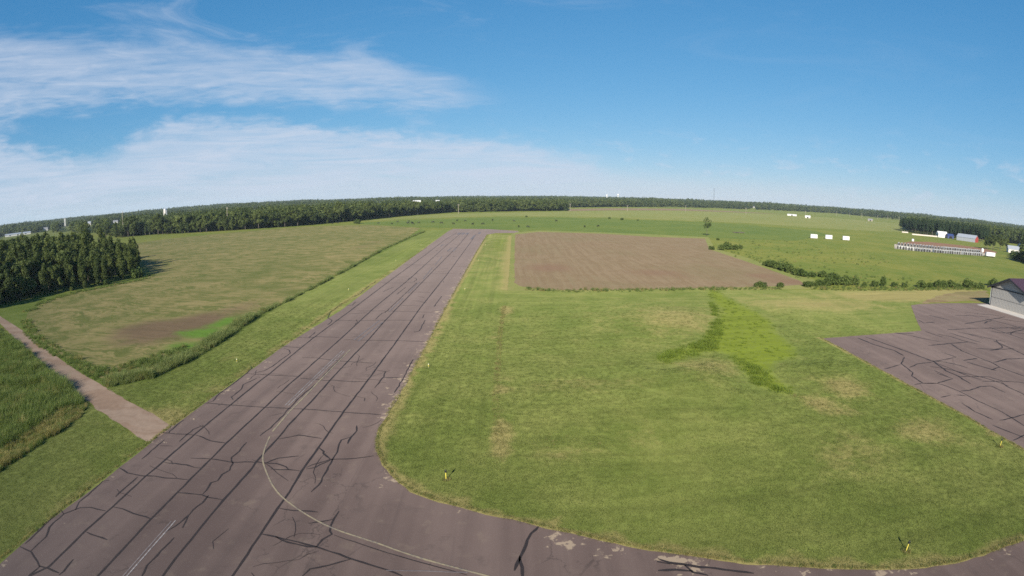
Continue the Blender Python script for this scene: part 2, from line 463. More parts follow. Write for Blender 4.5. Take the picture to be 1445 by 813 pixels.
def seg_dist(line, x, y, closed=False):
    d = np.full(x.shape, 1e9); n = len(line)
    for k in range(n if closed else n - 1):
        a = np.array(line[k]); b = np.array(line[(k + 1) % n]); ab = b - a; L = ab @ ab + 1e-9
        t = np.clip(((x - a[0]) * ab[0] + (y - a[1]) * ab[1]) / L, 0, 1)
        d = np.minimum(d, np.hypot(x - a[0] - t * ab[0], y - a[1] - t * ab[1]))
    return d


def smooth_line(pts, closed=False, sub=4):
    P = [Vector((*p, 0)) for p in pts]; n = len(P); out = []
    for k in range(n if closed else n - 1):
        g = lambda q: P[q % n] if closed else P[min(max(q, 0), n - 1)]
        p0, p1, p2, p3 = g(k - 1), g(k), g(k + 1), g(k + 2)
        for j in range(sub):
            t = j / sub
            q = .5 * ((2 * p1) + (p2 - p0) * t + (2 * p0 - 5 * p1 + 4 * p2 - p3) * t * t + (3 * p1 - p0 - 3 * p2 + p3) * t ** 3)
            out.append((q.x, q.y))
    if not closed: out.append((P[-1].x, P[-1].y))
    return out


def resample(poly, step, jit, seed):
    out = []; n = len(poly)
    for k in range(n):
        a, b = Vector(poly[k]), Vector(poly[(k + 1) % n]); L = (b - a).length
        m = max(1, int(L / step)); nrm = Vector((-(b - a).y, (b - a).x)) / (L or 1)
        for j in range(m):
            p = a.lerp(b, j / m)
            q = mnoise.noise(Vector((p.x * .35, p.y * .35, seed))) + .7 * mnoise.noise(Vector((p.x * 1.1, p.y * 1.1, seed + 9)))
            p = p + nrm * (q * jit); out.append((p.x, p.y))
    return out


def sheet(name, poly, z, mat, bstep=2.0, jit=.25, grid=None, attrs=None, seed=1.0, skirt=True, parent=None, zfun=None):
    b = resample(poly, bstep, jit, seed)
    pts = [Vector(p) for p in b]; nb = len(pts)
    if grid:
        xs = np.array([p[0] for p in b]); ys = np.array([p[1] for p in b])
        gx, gy = np.meshgrid(np.arange(xs.min(), xs.max(), grid), np.arange(ys.min(), ys.max(), grid))
        gx = gx.ravel() + rng.uniform(-.2, .2, gx.size) * grid; gy = gy.ravel() + rng.uniform(-.2, .2, gy.size) * grid
        k = inside(b, gx, gy); gx, gy = gx[k], gy[k]
        k = seg_dist(b, gx, gy, True) > grid * .35; gx, gy = gx[k], gy[k]
        pts += [Vector((float(p), float(q))) for p, q in zip(gx, gy)]
    r = delaunay_2d_cdt(pts, [(k, (k + 1) % nb) for k in range(nb)], [], 1, 1e-4)
    vx = np.array([(p.x, p.y) for p in r[0]]); fs = [tuple(f) for f in r[2]]
    v = np.column_stack([vx, np.full(len(vx), z)])
    n0 = len(v)
    if skirt:
        v = np.vstack([v, [(p[0], p[1], z - .3) for p in b], [(p[0], p[1], z) for p in b]])
        for k in range(nb):
            a, c = n0 + k, n0 + (k + 1) % nb
            fs.append((a, c, c + nb, a + nb))
    if zfun: v[:n0, 2] += zfun(v[:n0, 0], v[:n0, 1])
    me = mesh(name, v, fs, mat, None, bool(zfun))
    ed = seg_dist(b, v[:, 0], v[:, 1], True)
    set_attr(me, 'ed', ed)
    if attrs:
        for kk, vv in attrs(v[:, 0], v[:, 1], ed).items(): set_attr(me, kk, vv)
    return link(name, me, parent)


def blobs(x, y, lst):
    """soft patches: (cx, cy, rx, ry, amount)"""
    o = np.zeros(x.shape)
    for cx, cy, rx, ry, a in lst:
        o = np.maximum(o, a * np.exp(-(((x - cx) / rx) ** 2 + ((y - cy) / ry) ** 2)))
    return o


def ground():
    rs = [0, 15, 30, 50, 80, 120, 180, 260, 360, 500, 700, 950, 1200, 1450, 1700, 2000, 2300, 2600, 3000, 3400, 3900, 4500, 5200, 6000, 7000, 8000, 9000]
    n = 160; v = []; f = []
    for r in rs:
        for k in range(n):
            t = 2 * math.pi * k / n; x, y = r * math.cos(t) , r * math.sin(t)
            v.append((x, y, float(hills(np.array(x), np.array(y)))))
    v = np.array(v)
    for i in range(len(rs) - 1):
        for k in range(n): f.append((i * n + k, i * n + (k + 1) % n, (i + 1) * n + (k + 1) % n, (i + 1) * n + k))
    f = np.array(f)[:, ::-1]
    o = link('ground', fast_mesh('ground', v, f, GRASS_PASTURE)); tag(o, kind='structure')


ground()

RUNWAY = [(-36.38,17.81),(-36.69,23.53),(-36.39,30.29),(-36.63,44.34),(-36.56,59.75),(-36.82,77.37),(-35.72,104.43),(-37.77,182.33),(-42.62,356.40),(-41.80,379.60),(-16.13,373.15),(3.53,353.63),(5.54,333.13),(-9.98,333.24),(-14.75,320.99),(-14.64,230.56),(-14.02,156.41),(-13.77,111.51),(-13.35,78.79),(-13.24,60.60),(-13.41,51.42)]
RUNWAY = [(-36.8, -70.0)] + RUNWAY + [(-13.4, 50.0), (-13.4, -70.0)]
CURVE = [(-13.41,51.42),(-13.64,48.48),(-13.30,45.85),(-12.59,43.48),(-11.43,41.09),(-9.97,38.70),(-8.11,36.78),(-5.63,35.36),(-2.80,34.19),(0.90,32.71),(4.83,30.85),(8.54,29.06),(13.07,27.10),(17.64,25.21),(22.43,23.30),(27.15,21.57),(30.89,20.66),(34.80,20.30),(39.05,20.14)]
APRON_EDGE = [(54.29,32.51),(54.14,37.86),(54.37,42.66),(54.30,47.53),(54.28,55.31),(54.42,64.42),(54.65,71.91),(54.87,80.38)]
ISL_R = [(43.0, 20.6), (48.5, 22.2), (53.0, 26.0), (55.0, 30.0)]
ISLAND_TOP = [(82.16,82.11),(89.83,92.31),(101.20,106.65),(114.91,110.49),(131.23,111.02)]
NORTH = [(157.60,126.19),(159.52,129.59),(126.13,128.57),(96.02,128.29),(72.25,129.60),(50.95,129.72),(31.34,128.27),(13.38,127.35),(5.62,127.85),(-1.13,128.35),(-0.79,167.13),(-0.21,314.81),(-13.03,320.92)]
ISLAND = [(p[0], p[1]) for p in [(-13.89,320.96),(-14.64,230.56),(-14.02,156.41),(-13.77,111.51),(-13.35,78.79),(-13.24,60.60)]] + CURVE + ISL_R + APRON_EDGE + ISLAND_TOP + NORTH


def no_attr(x, y, ed): return dict(dry=np.zeros(x.shape), lush=np.zeros(x.shape), worn=np.zeros(x.shape))


runway_line_r = [(-14.75,320.99),(-14.64,230.56),(-14.02,156.41),(-13.77,111.51),(-13.35,78.79),(-13.24,60.60),(-13.41,51.42)]


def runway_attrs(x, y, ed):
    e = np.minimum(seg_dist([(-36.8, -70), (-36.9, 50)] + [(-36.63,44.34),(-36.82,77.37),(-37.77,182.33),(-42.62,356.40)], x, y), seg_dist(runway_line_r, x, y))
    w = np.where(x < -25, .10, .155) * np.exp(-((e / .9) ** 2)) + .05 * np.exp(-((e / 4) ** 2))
    return dict(worn=w, baked_brightening=np.clip((y - 40) / 110, 0, 1))  # near-to-far brightening from lens and view angle, put into the asphalt colour


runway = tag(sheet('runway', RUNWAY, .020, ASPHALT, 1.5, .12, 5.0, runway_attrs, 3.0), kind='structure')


def taxi_attrs(x, y, ed):
    d = seg_dist(CURVE, x, y)
    w = .17 * np.exp(-((d / .7) ** 2))
    wp = [(3.29,30.26),(5.18,29.56),(7.01,28.75),(10.28,27.92),(11.86,26.46),(15.50,25.21),(18.87,24.29),(23.78,22.47)]
    for k, (cx, cy) in enumerate(wp): w = np.maximum(w, (.30 if k < 4 else .24) * np.exp(-(((x - cx) / 2.0) ** 2 + ((y - cy) / 1.1) ** 2)))
    return dict(worn=w)


TAXI = [(-13.6, 75.0), (-36.0, 75.0), (-36.0, -40.0), (90.0, -40.0), (90.0, 84.0), (52.0, 84.0), (30.0, 40.0), (0.0, 48.0)]
taxiway = tag(sheet('taxiway', TAXI, .014, ASPHALT, 3.0, .0, 2.0, taxi_attrs, 4.0), kind='structure')
APRON = [(52.39,81.45),(82.66,82.64),(90.44,92.97),(101.98,107.51),(115.90,108.43),(137.92,106.83)] + [(175., 112.), (175., -40.), (60., -40.), (50., 70.)]
apron = tag(sheet('apron', APRON, .026, ASPHALT, 3.0, .08, 5.0, lambda x, y, e: dict(worn=0 * x, baked_brightening=.25 + 0 * x), 5.0), kind='structure')


SWALE = [(49.8,128.7),(45.9,115.6),(43.8,104.8),(39.6,95.8),(30.5,80.1),(26.6,77.6),(22.3,74.8),(20.7,72.8),(21.3,69.7),(24.8,71.7),(28.6,74.3),(31.7,75.1),(32.4,72.0),(31.7,66.3),(30.9,59.9),(31.9,56.8),(33.6,55.2),(35.4,55.9),(35.9,59.6),(36.2,64.0),(39.1,68.2),(44.1,70.0),(46.4,75.3),(48.0,84.5),(52.0,95.5),(52.1,105.8),(52.1,118.0),(53.0,128.7)]


def relief(x, y):
    """low mounds either side of the wet swale; level at the swale and at the edges of the infield"""
    h = np.zeros(x.shape)
    for (cx, cy), rx, ry, a in [([(26.2,62.7)][0], 11, 7, .95), ([(31.1,94.5)][0], 13, 13, .9), ([(43.6,64.7)][0], 8, 8, .55), ([(59.4,102.4)][0], 11, 11, .6), ([(13.1,57.7)][0], 16, 9, .35)]:
        h = np.maximum(h, a * np.exp(-(((x - cx) / rx) ** 2 + ((y - cy) / ry) ** 2)))
    sw = np.where(inside(SWALE, x, y), 0.0, seg_dist(SWALE, x, y, True))
    e = seg_dist(ISLAND, x, y, True)
    return h * np.clip(sw / 4.5, 0, 1) ** 1.3 * np.clip(e / 5.0, 0, 1)


def island_attrs(x, y, ed):
    bl = [(-1.49,104.55),(-2.11,87.71),(-1.79,61.81),(-1.77,54.99),(-1.49,50.23),(-1.25,46.12)]
    dry = blobs(x, y, [(cx, cy, .55, 4.0, .80) for cx, cy in bl])
    for (cx, cy), rx, ry, a in [([(31.76,94.51)][0], 14, 14, .30), ([(39.86,85.82)][0], 6, 12, .25), ([(71.43,109.46)][0], 22, 10, .34), ([(108.15,119.13)][0], 24, 8, .60),
                                ([(136.52,121.59)][0], 20, 8, .75), ([(43.29,55.58)][0], 3.5, 3.5, .62), ([(36.42,51.96)][0], 2.2, 3.0, .60), ([(37.45,49.41)][0], 3, 2, .45), ([(28.36,67.00)][0], 7, 7, .34),
                                ([(45.28,40.77)][0], 6, 5, .34), ([(32.63,39.17)][0], 6, 4, .30), ([(10.86,46.41)][0], 5, 4, .22), ([(9.41,61.58)][0], 8, 3, .30), ([(4.38,43.82)][0], 3, 2, .30), ([(39.39,70.71)][0], 5, 4, .4)]:
        dry = np.maximum(dry, a * np.exp(-(((x - cx) / rx) ** 2 + ((y - cy) / ry) ** 2)))
    dc = np.minimum(seg_dist(CURVE, x, y), np.minimum(seg_dist(APRON_EDGE, x, y), seg_dist(runway_line_r, x, y)))
    dry = np.maximum(dry, .70 * np.exp(-((dc / .35) ** 2)))
    dry = np.maximum(dry, .42 * np.exp(-((seg_dist([(-0.8,130.9),(-0.8,167.1),(0.2,309.2)], x, y) / 2.0) ** 2)))
    dry += .0015 * np.clip(y - 60, 0, 140)
    lush = blobs(x, y, [(-8, 120, 5, 30, .28), (-9, 62, 4, 10, .25), (-6, 40, 4, 5, .2), (15, 26, 14, 3.0, .22), (40, 26, 6, 6, .15), (-6, 260, 8, 90, .45)])
    lush = np.maximum(lush, .30 * np.exp(-((seg_dist([(29.8,73.8),(27.5,72.2),(24.0,70.1),(20.6,69.4)], x, y) / 3) ** 2)))
    sw = np.where(inside(SWALE, x, y), 1, -1) * seg_dist(SWALE, x, y, True)
    k = np.clip((sw + 1.2) / 2.4, 0, 1); lush = np.maximum(lush, .62 * k); dry = dry * (1 - k)
    return dict(dry=dry, lush=lush)


mown = tag(sheet('mown_field', ISLAND, .055, GRASS_MOWN, .8, .20, 1.7, island_attrs, 6.0, zfun=relief), kind='structure')

BANK = [(-54.5,53.1),(-52.3,55.5),(-49.9,58.5),(-48.5,63.1),(-48.5,69.3),(-48.8,76.7),(-50.0,85.3),(-52.0,100.1),(-52.3,112.0),(-52.9,137.5),(-54.5,177.5),(-58.1,233.8),(-59.2,308.5),(-59.2,366.4)]
VERGE = BANK + [(-30.8,370.3)] + [(-30., 360.), (-30., -60.)] + [(-52., -60.), (-50.5, 10.)] + [(-49.2,28.5),(-49.6,33.3),(-49.8,39.0),(-50.5,43.0),(-52.3,46.3),(-55.1,48.6),(-49.9,46.3),(-45.0,44.1),(-40.6,42.0),(-37.8,40.8),(-37.3,44.8),(-41.9,47.6),(-46.9,49.9),(-51.2,51.7)]


def verge_attrs(x, y, ed):
    d = seg_dist([(-36.7, -60), (-37, 60), (-39, 240), (-42, 380)], x, y)
    dry = .62 * np.exp(-((d / .5) ** 2))
    dry = np.maximum(dry, blobs(x, y, [(*[(-39.8,46.6)][0], 4, 3, .7), (*[(-41.0,57.5)][0], 2, 5, .22), (*[(-43.6,70.1)][0], 2, 5, .18), (*[(-44.4,43.1)][0], 3, 2, .25)]))
    lush = blobs(x, y, [(-46, 230, 8, 120, .38), (-44, 25, 4, 8, .15)])
    return dict(dry=dry, lush=lush)


verge = tag(sheet('mown_verge', VERGE, .012, GRASS_MOWN, 1.5, .15, 1.8, verge_attrs, 7.0, skirt=False), kind='structure')

TRACK_U = [(-37.2,45.2),(-41.6,47.5),(-46.0,49.4),(-51.4,51.9),(-57.5,54.8),(-64.4,57.8),(-73.5,62.1),(-87.4,68.8),(-108.0,79.1),(-132.7,90.0)]
TRACK_L = [(-123.1,83.1),(-98.8,70.8),(-81.6,61.9),(-65.9,54.2),(-56.2,49.5),(-50.8,46.8),(-45.5,44.4),(-40.9,42.3),(-37.4,40.7)]
a0, a1 = Vector(TRACK_U[-1]), Vector(TRACK_U[-2]); dirt_dir = (a0 - a1).normalized()
TRACK = TRACK_U + [tuple(a0 + dirt_dir * 90), tuple(Vector(TRACK_L[0]) + dirt_dir * 90)] + TRACK_L + [(-35.5, 41.0), (-35.5, 45.0)]
track = tag(sheet('dirt_track', TRACK, .017, DIRT, .9, .28, 1.5, no_attr, 8.0, skirt=False), kind='structure')

FIELD_L = [(-56.3,55.4),(-66.4,60.6),(-78.1,65.4),(-90.5,71.4),(-101.1,77.0),(-114.1,85.3),(-126.4,96.1),(-133.5,109.3),(-134.3,122.9),(-129.5,135.7),(-124.8,150.0),(-131.1,161.8),(-152.9,185.2),(-208.1,243.6),(-277.2,316.7),(-270.4,352.1),(-231.6,403.1),(-185.1,452.2),(-124.9,453.2),(-67.7,392.5),(-60.6,308.7),(-58.0,230.6),(-55.7,179.5),(-53.3,137.5),(-53.0,112.8),(-53.3,101.4),(-52.7,88.8),(-51.8,76.8),(-52.4,68.6),(-52.7,61.2)]


def field_attrs(x, y, ed):
    dry = blobs(x, y, [(*[(-67.4,85.4)][0], 14, 10, 1.15), (*[(-68.6,78.1)][0], 12, 9, .75), (*[(-61.1,103.8)][0], 9, 18, .62), (*[(-63.5,93.8)][0], 9, 10, 1.0), (*[(-59.7,128.6)][0], 8, 25, .4), (*[(-72.0,260.1)][0], 9, 60, .5)])
    lush = blobs(x, y, [(*[(-56.4,84.0)][0], 9, 5.5, .92), (*[(-56.5,92.6)][0], 5, 9, .80), (*[(-53.5,74.7)][0], 9, 6, .75), (*[(-55.1,64.3)][0], 8, 5, .45), (*[(-158.2,301.9)][0], 40, 25, .25)])
    return dict(dry=dry, lush=lush)


fl = tag(sheet('stubble_field', FIELD_L, .040, STUBBLE, 3.0, .5, 4.0, field_attrs, 9.0), kind='structure')

STRIP_L = [(-54.5,53.1),(-49.7,58.3),(-48.3,69.0),(-49.7,84.8),(-51.9,111.2),(-54.0,175.6),(-58.0,358.7),(-71.6,402.3),(-56.3,181.5),(-53.4,113.7),(-53.3,89.9),(-52.6,78.0),(-53.1,69.7),(-53.8,62.7),(-56.8,55.9),(-67.0,61.2),(-78.9,66.2),(-91.5,72.3),(-100.9,77.1),(-113.6,85.4),(-124.8,95.4),(-130.9,107.4),(-131.5,120.6),(-126.6,133.1),(-121.9,146.9),(-126.8,158.1),(-136.4,167.5),(-136.6,141.5),(-138.6,125.2),(-146.5,99.8),(-132.7,90.0),(-108.0,79.1),(-87.4,68.8),(-73.5,62.1),(-64.4,57.8),(-57.5,54.8),(-52.3,52.2)]
tag(sheet('rough_verge', STRIP_L, .018, GRASS_ROUGH, 3.0, .2, 3.0, no_attr, 10.0, skirt=False), kind='structure')
WEEDS = [(-114.0,76.6),(-97.6,69.9),(-80.8,61.2),(-65.3,53.6),(-56.3,49.1),(-52.3,46.3),(-50.5,43.0),(-49.8,39.0),(-49.6,33.3),(-49.2,28.5)] + [(-52.5, 5.), (-52., -50.), (-190., -50.), (-210., 150.)]
tag(sheet('weed_ground', WEEDS, .008, GRASS_ROUGH, 3.0, .2, 4.0, no_attr, 11.0, skirt=False), kind='structure')

FIELD_R = [(1.9,320.7),(17.1,343.5),(56.8,331.4),(83.5,310.3),(115.7,304.8),(93.0,238.8),(90.9,190.7),(89.4,164.0),(88.3,145.8),(85.7,137.8),(75.3,135.3),(63.0,133.5),(45.7,131.9),(28.0,129.8),(13.6,129.3),(6.1,130.9),(2.3,135.1),(0.7,140.7),(1.0,207.9)]


def plough_attrs(x, y, ed):
    dry = blobs(x, y, [(*[(12.0,170.6)][0], 11, 16, .85), (*[(3.4,145.6)][0], 4, 12, .6), (*[(36.9,255.8)][0], 20, 30, .45), (*[(44.6,160.1)][0], 15, 12, .75), (*[(83.3,142.9)][0], 12, 6, .95), (*[(80.2,154.0)][0], 12, 10, .8), (*[(50.5,152.9)][0], 10, 10, .6)])
    return dict(dry=dry, lush=np.zeros(x.shape))


tag(sheet('tilled_field', FIELD_R, .060, PLOUGH, 3.0, .45, 4.0, plough_attrs, 12.0), kind='structure')
tag(sheet('field_margin', [(-1.5,127.9),(-1.2,167.1),(-0.6,320.7),(2.5,339.7),(17.9,357.8),(59.1,344.8),(122.8,317.3),(98.7,246.5),(97.1,200.5),(95.9,167.8),(95.3,147.4),(84.8,130.7),(50.7,129.2),(27.6,127.8),(13.3,126.9),(5.6,126.9)], .030, GRASS_HAY, 3.0, .3, 4.0, no_attr, 13.0), kind='structure')
tag(sheet('grazed_pasture', [(-149.9,492.6),(-90.1,549.1),(-17.6,589.7),(97.1,568.7),(175.6,538.5),(241.5,502.4),(283.3,444.1),(261.9,387.1),(180.6,308.9),(120.5,311.3),(85.9,319.1),(58.5,341.4),(17.7,354.1),(5.6,339.7),(3.6,364.9),(-31.9,382.6),(-65.9,401.0),(-126.6,459.3)], .022, GRASS_DARK, 6.0, 1.0, 12.0, no_attr, 14.0, skirt=False), kind='structure')
tag(sheet('hay_meadow', [(-154.8,521.3),(-124.3,649.6),(-77.8,707.9),(-2.5,756.9),(85.1,824.9),(166.7,904.5),(333.2,1023.5),(546.4,1065.6),(773.8,1115.7),(1079.4,1184.5),(494.0,536.7),(406.6,509.2),(320.1,502.1),(261.9,544.9),(184.5,565.9),(102.2,598.5),(-18.6,621.6),(-94.6,576.9)], .024, GRASS_HAY, 8.0, 2.0, 20.0, no_attr, 15.0, skirt=False), kind='structure')
tag(sheet('fallow_strip', [(87.1,845.2),(171.2,929.1),(343.7,1055.8),(565.2,1102.3),(744.1,1169.8),(877.1,1379.1),(682.8,1332.0),(408.1,1253.7),(204.5,1110.0),(109.1,994.0)], .034, PLOUGH, 15.0, 3.0, 40.0, no_attr, 16.0, skirt=False), kind='structure')
tag(sheet('bare_yard', [(331.5,358.3),(365.2,368.5),(387.3,356.0),(405.1,334.3),(385.1,298.2),(332.7,262.9),(318.7,273.3),(304.0,290.3),(294.1,312.6),(276.2,316.4)], .030, REDSOIL, 5.0, 1.0, 8.0, lambda x, y, e: dict(dry=.5 + 0 * x, lush=0 * x), 17.0, skirt=False), kind='structure')
tag(sheet('gravel_pad', [(279.3,319.9),(297.4,316.1),(314.2,300.1),(336.6,288.8),(343.9,278.0),(317.5,259.2),(286.6,259.1),(261.0,269.7),(243.8,278.9)], .036, GRAVEL, 4.0, .6, 8.0, no_attr, 18.0, skirt=False), kind='structure')
tag(sheet('worn_ground', [(105.6,108.2),(123.6,118.5),(137.3,124.0),(159.7,126.8),(146.7,115.2),(136.7,108.0),(131.1,110.9),(117.8,110.3)], .072, soil_mat('worn_brown_ground', (.120, .088, .048), (.155, .120, .066), .3, rad(0), (.090, .100, .030), .6, (.13, .09, .05)), 2.0, 1.1, 3.0, no_attr, 19.0), kind='structure')

# ------------------------------------------------------------------ sealed cracks and paint on the pavement
def ribbon(name, pts, width, z, mat, parent, seed=0.0, wig=.10, vary=.35, step=.8, taper=True):
    P = [Vector((*p, 0)) for p in pts]; q = []
    for k in range(len(P) - 1):
        m = max(1, int((P[k + 1] - P[k]).length / step))
        for j in range(m): q.append(P[k].lerp(P[k + 1], j / m))
    q.append(P[-1]); n = len(q); v = []; f = []
    for k, p in enumerate(q):
        d = (q[min(k + 1, n - 1)] - q[max(k - 1, 0)]).normalized(); nr = Vector((-d.y, d.x, 0))
        o = wig * mnoise.noise(Vector((p.x * .8, p.y * .8, seed))) + .4 * wig * mnoise.noise(Vector((p.x * 2.7, p.y * 2.7, seed + 5)))
        w = .5 * width * (1 + vary * 1.6 * mnoise.noise(Vector((p.x * 1.3, p.y * 1.3, seed + 2))))
        if taper and (k == 0 or k == n - 1): w *= .45
        c = p + nr * o
        v += [(c.x + nr.x * w, c.y + nr.y * w, z), (c.x - nr.x * w, c.y - nr.y * w, z)]
        if k: f.append((2 * k - 2, 2 * k - 1, 2 * k + 1, 2 * k))
    return link(name, mesh(name, v, f, mat), parent)


SEAMS = [[(-32.80,17.53),(-32.77,18.02),(-32.00,19.65),(-32.36,24.86),(-32.39,28.63),(-32.66,34.14),(-32.62,36.05),(-32.85,43.61),(-32.96,52.22),(-33.12,60.33),(-33.07,63.41),(-33.61,82.21),(-33.55,103.83),(-33.99,142.44),(-34.53,208.99),(-35.71,276.20),(-35.34,341.54)],
         [(-27.54,20.07),(-27.48,20.54),(-27.81,28.22),(-27.91,33.85),(-27.97,34.62),(-28.22,42.80),(-28.31,52.43),(-28.50,61.04),(-28.41,63.62),(-28.55,82.28),(-29.13,106.50),(-29.01,147.03),(-30.96,248.02),(-32.10,341.21)],
         [(-22.80,22.01),(-22.81,22.41),(-22.90,23.56),(-23.19,32.73),(-23.17,38.57),(-23.32,39.56),(-23.31,44.67),(-23.46,48.01),(-23.46,52.43),(-23.34,55.08),(-23.55,63.63),(-23.62,82.58),(-24.00,96.17),(-24.35,136.42),(-25.20,248.01),(-26.89,327.83)],
         [(-17.99,23.61),(-17.98,24.00),(-18.05,29.04),(-18.15,32.78),(-18.12,35.22),(-18.37,38.79),(-18.41,43.90),(-18.44,46.00),(-18.56,52.84),(-18.52,63.42),(-18.69,82.92),(-19.20,107.98),(-19.28,156.04),(-20.90,275.14),(-22.04,327.48)]]
CRACKS = [s for s in [
    [(-37.62,52.18),(-32.96,52.22),(-29.61,52.37),(-23.32,52.67),(-18.44,52.45),(-14.14,52.18)], [(-36.72,63.45),(-33.07,63.41),(-28.46,63.47)], [(-27.98,62.80),(-24.08,62.45),(-23.13,62.56),(-20.14,62.33),(-18.41,62.64)],
    [(-37.31,82.89),(-34.32,82.93),(-33.29,83.82),(-28.97,83.61)], [(-27.87,82.28),(-23.51,82.19),(-18.79,82.26),(-14.12,81.96)], [(-37.50,77.30),(-33.52,76.98)],
    [(-31.26,71.90),(-28.86,71.87),(-26.00,70.94),(-20.34,70.30),(-19.56,70.14)], [(-37.54,66.86),(-36.90,65.82),(-36.63,63.93),(-36.41,59.80),(-36.38,54.72),(-35.79,52.94),(-36.26,52.23)],
    [(-34.08,61.97),(-34.72,59.14),(-34.27,57.59),(-34.18,54.73),(-33.43,53.82)], [(-36.28,76.31),(-34.71,75.15),(-34.03,73.86),(-34.18,67.05),(-34.43,65.07),(-35.57,63.79)],
    [(-25.11,74.77),(-25.07,64.47),(-24.89,61.55),(-25.36,55.83),(-25.21,52.37),(-25.13,47.84),(-25.41,44.98)], [(-34.74,87.07),(-34.41,82.93)],
    [(-37.15,43.03),(-33.76,43.53),(-32.66,43.59),(-29.62,42.65),(-28.29,42.68)], [(-36.39,46.76),(-36.22,43.69),(-36.07,43.24)], [(-33.11,46.16),(-33.77,44.83),(-33.62,41.70)],
    [(-35.47,41.64),(-35.38,38.97),(-35.25,37.01)], [(-35.17,40.26),(-33.67,40.57)], [(-32.46,37.19),(-29.83,37.37),(-28.84,37.16),(-28.14,37.15)], [(-33.12,34.18),(-32.35,34.36),(-28.15,34.92)],
    [(-30.24,38.72),(-28.17,39.12),(-25.63,39.03),(-23.89,39.51),(-21.30,39.75),(-20.04,39.40),(-19.65,38.90)], [(-26.25,43.34),(-26.00,41.30),(-26.17,39.93),(-25.93,39.34),(-25.46,38.83),(-25.12,37.56),(-25.43,36.66),(-25.33,35.53),(-25.75,35.03),(-25.42,33.11)],
    [(-27.81,32.63),(-25.49,32.97),(-24.66,32.75),(-23.19,32.73)], [(-24.83,33.05),(-24.93,29.99),(-25.19,28.10),(-25.49,27.26)], [(-24.91,29.69),(-24.52,28.03)], [(-24.49,26.71),(-24.51,22.98),(-24.24,21.62)],
    [(-36.52,34.78),(-34.90,34.20),(-32.66,34.14)], [(-33.43,33.86),(-33.24,30.09)], [(-32.39,28.63),(-31.28,28.71),(-29.87,28.45),(-27.85,28.27)], [(-32.12,24.60),(-29.67,24.37)],
    [(-35.85,32.34),(-36.36,31.89),(-36.12,29.36),(-36.12,27.99),(-35.51,26.84)], [(-32.57,27.78),(-34.36,27.76),(-35.28,27.26),(-36.10,25.87),(-35.92,23.68),(-35.20,22.51),(-35.10,21.11),(-35.00,20.36)],
    [(-36.46,20.44),(-34.90,20.30),(-32.84,19.34),(-31.90,19.51),(-30.70,19.37)], [(-30.72,21.24),(-30.45,19.75),(-30.49,19.25)], [(-32.84,19.34),(-32.82,18.09),(-32.69,17.59)], [(-36.10,25.87),(-36.88,26.26),(-36.82,25.41),(-36.25,20.88)],
    [(-23.24,44.60),(-21.41,45.96),(-18.79,45.56)], [(-18.34,43.52),(-17.61,42.85),(-17.54,42.47),(-16.46,41.40)], [(-18.21,39.57),(-17.85,40.21),(-16.46,41.40),(-14.27,41.98),(-12.63,42.65)], [(-18.13,39.34),(-17.43,39.71),(-16.41,41.25)],
    [(-21.36,38.65),(-19.61,38.84),(-18.44,38.90)], [(-22.37,39.64),(-21.53,40.78),(-19.70,41.56)], [(-16.02,49.16),(-15.77,47.82),(-15.81,44.83)], [(-15.93,46.35),(-16.66,45.55),(-16.71,44.58),(-16.28,42.93),(-16.24,40.72),(-16.05,37.38),(-16.23,35.56)],
    [(-18.07,32.67),(-16.68,32.62),(-14.75,32.76)], [(-14.95,31.08),(-13.35,31.97)], [(-13.14,33.17),(-13.24,32.03),(-13.10,30.48),(-12.85,30.12),(-13.26,29.35),(-13.43,28.41)], [(-18.01,29.07),(-16.80,28.95),(-13.59,28.52),(-10.32,27.45),(-6.91,26.23)],
    [(-16.80,28.95),(-15.62,28.48),(-14.10,28.28),(-13.43,28.41)], [(-10.67,27.52),(-11.94,26.57),(-13.09,25.96),(-13.43,25.00)],
    [(-34.32,96.12),(-28.55,95.96),(-24.15,96.63),(-18.63,96.66)], [(-33.01,101.64),(-29.47,102.92)], [(-32.05,104.58),(-26.56,104.78),(-23.67,104.53),(-18.99,104.05),(-15.72,103.72)], [(-23.85,110.36),(-19.53,109.93)],
    [(-26.18,97.13),(-26.15,102.51),(-25.64,104.13)], [(-41.95,140.47),(-33.22,140.39),(-28.06,140.35),(-21.04,140.30)], [(-23.25,126.54),(-19.78,125.70)], [(-16.36,96.90),(-16.10,88.66),(-16.82,87.85),(-16.74,88.34)], [(-17.34,101.62),(-17.19,98.47)], [(-16.33,121.04),(-16.49,109.25)],
    [(-29.11,145.75),(-29.39,149.00),(-28.67,149.93),(-27.58,148.98),(-26.67,145.72),(-26.75,142.37),(-28.19,142.02)], [(-27.38,133.57),(-27.56,123.20)], [(-25.71,140.33),(-25.64,113.64),(-25.64,103.06)], [(-37.72,135.46),(-37.03,124.80),(-37.29,120.16)], [(-35.17,114.22),(-34.79,110.06),(-36.69,110.69)],
    [(-37.92,112.70),(-37.33,102.58),(-36.31,98.15),(-34.41,95.64),(-34.23,92.09)], [(-18.30,67.08),(-17.01,66.58),(-16.75,64.63),(-16.84,61.95),(-17.00,60.41)], [(-17.01,66.58),(-16.44,67.07)], [(-16.72,62.20),(-15.95,62.45)], [(-16.64,64.19),(-14.52,64.35)], [(-14.22,72.43),(-14.04,64.27),(-14.08,58.82)],
    [(-26.69,158.07),(-17.58,157.92)], [(-39.51,178.57),(-25.34,178.01)], [(-29.49,203.73),(-18.40,203.28)], [(-31.90,126.78),(-30.61,134.01)]]]
for k, p in enumerate(SEAMS): ribbon('sealed_seam', p, .21, .030, SEAL, runway, k + .5, .05, .25)
for k, p in enumerate(CRACKS): ribbon('sealed_crack', p, .155, .033, SEAL, runway, 10. + k, .14, .45, .6)
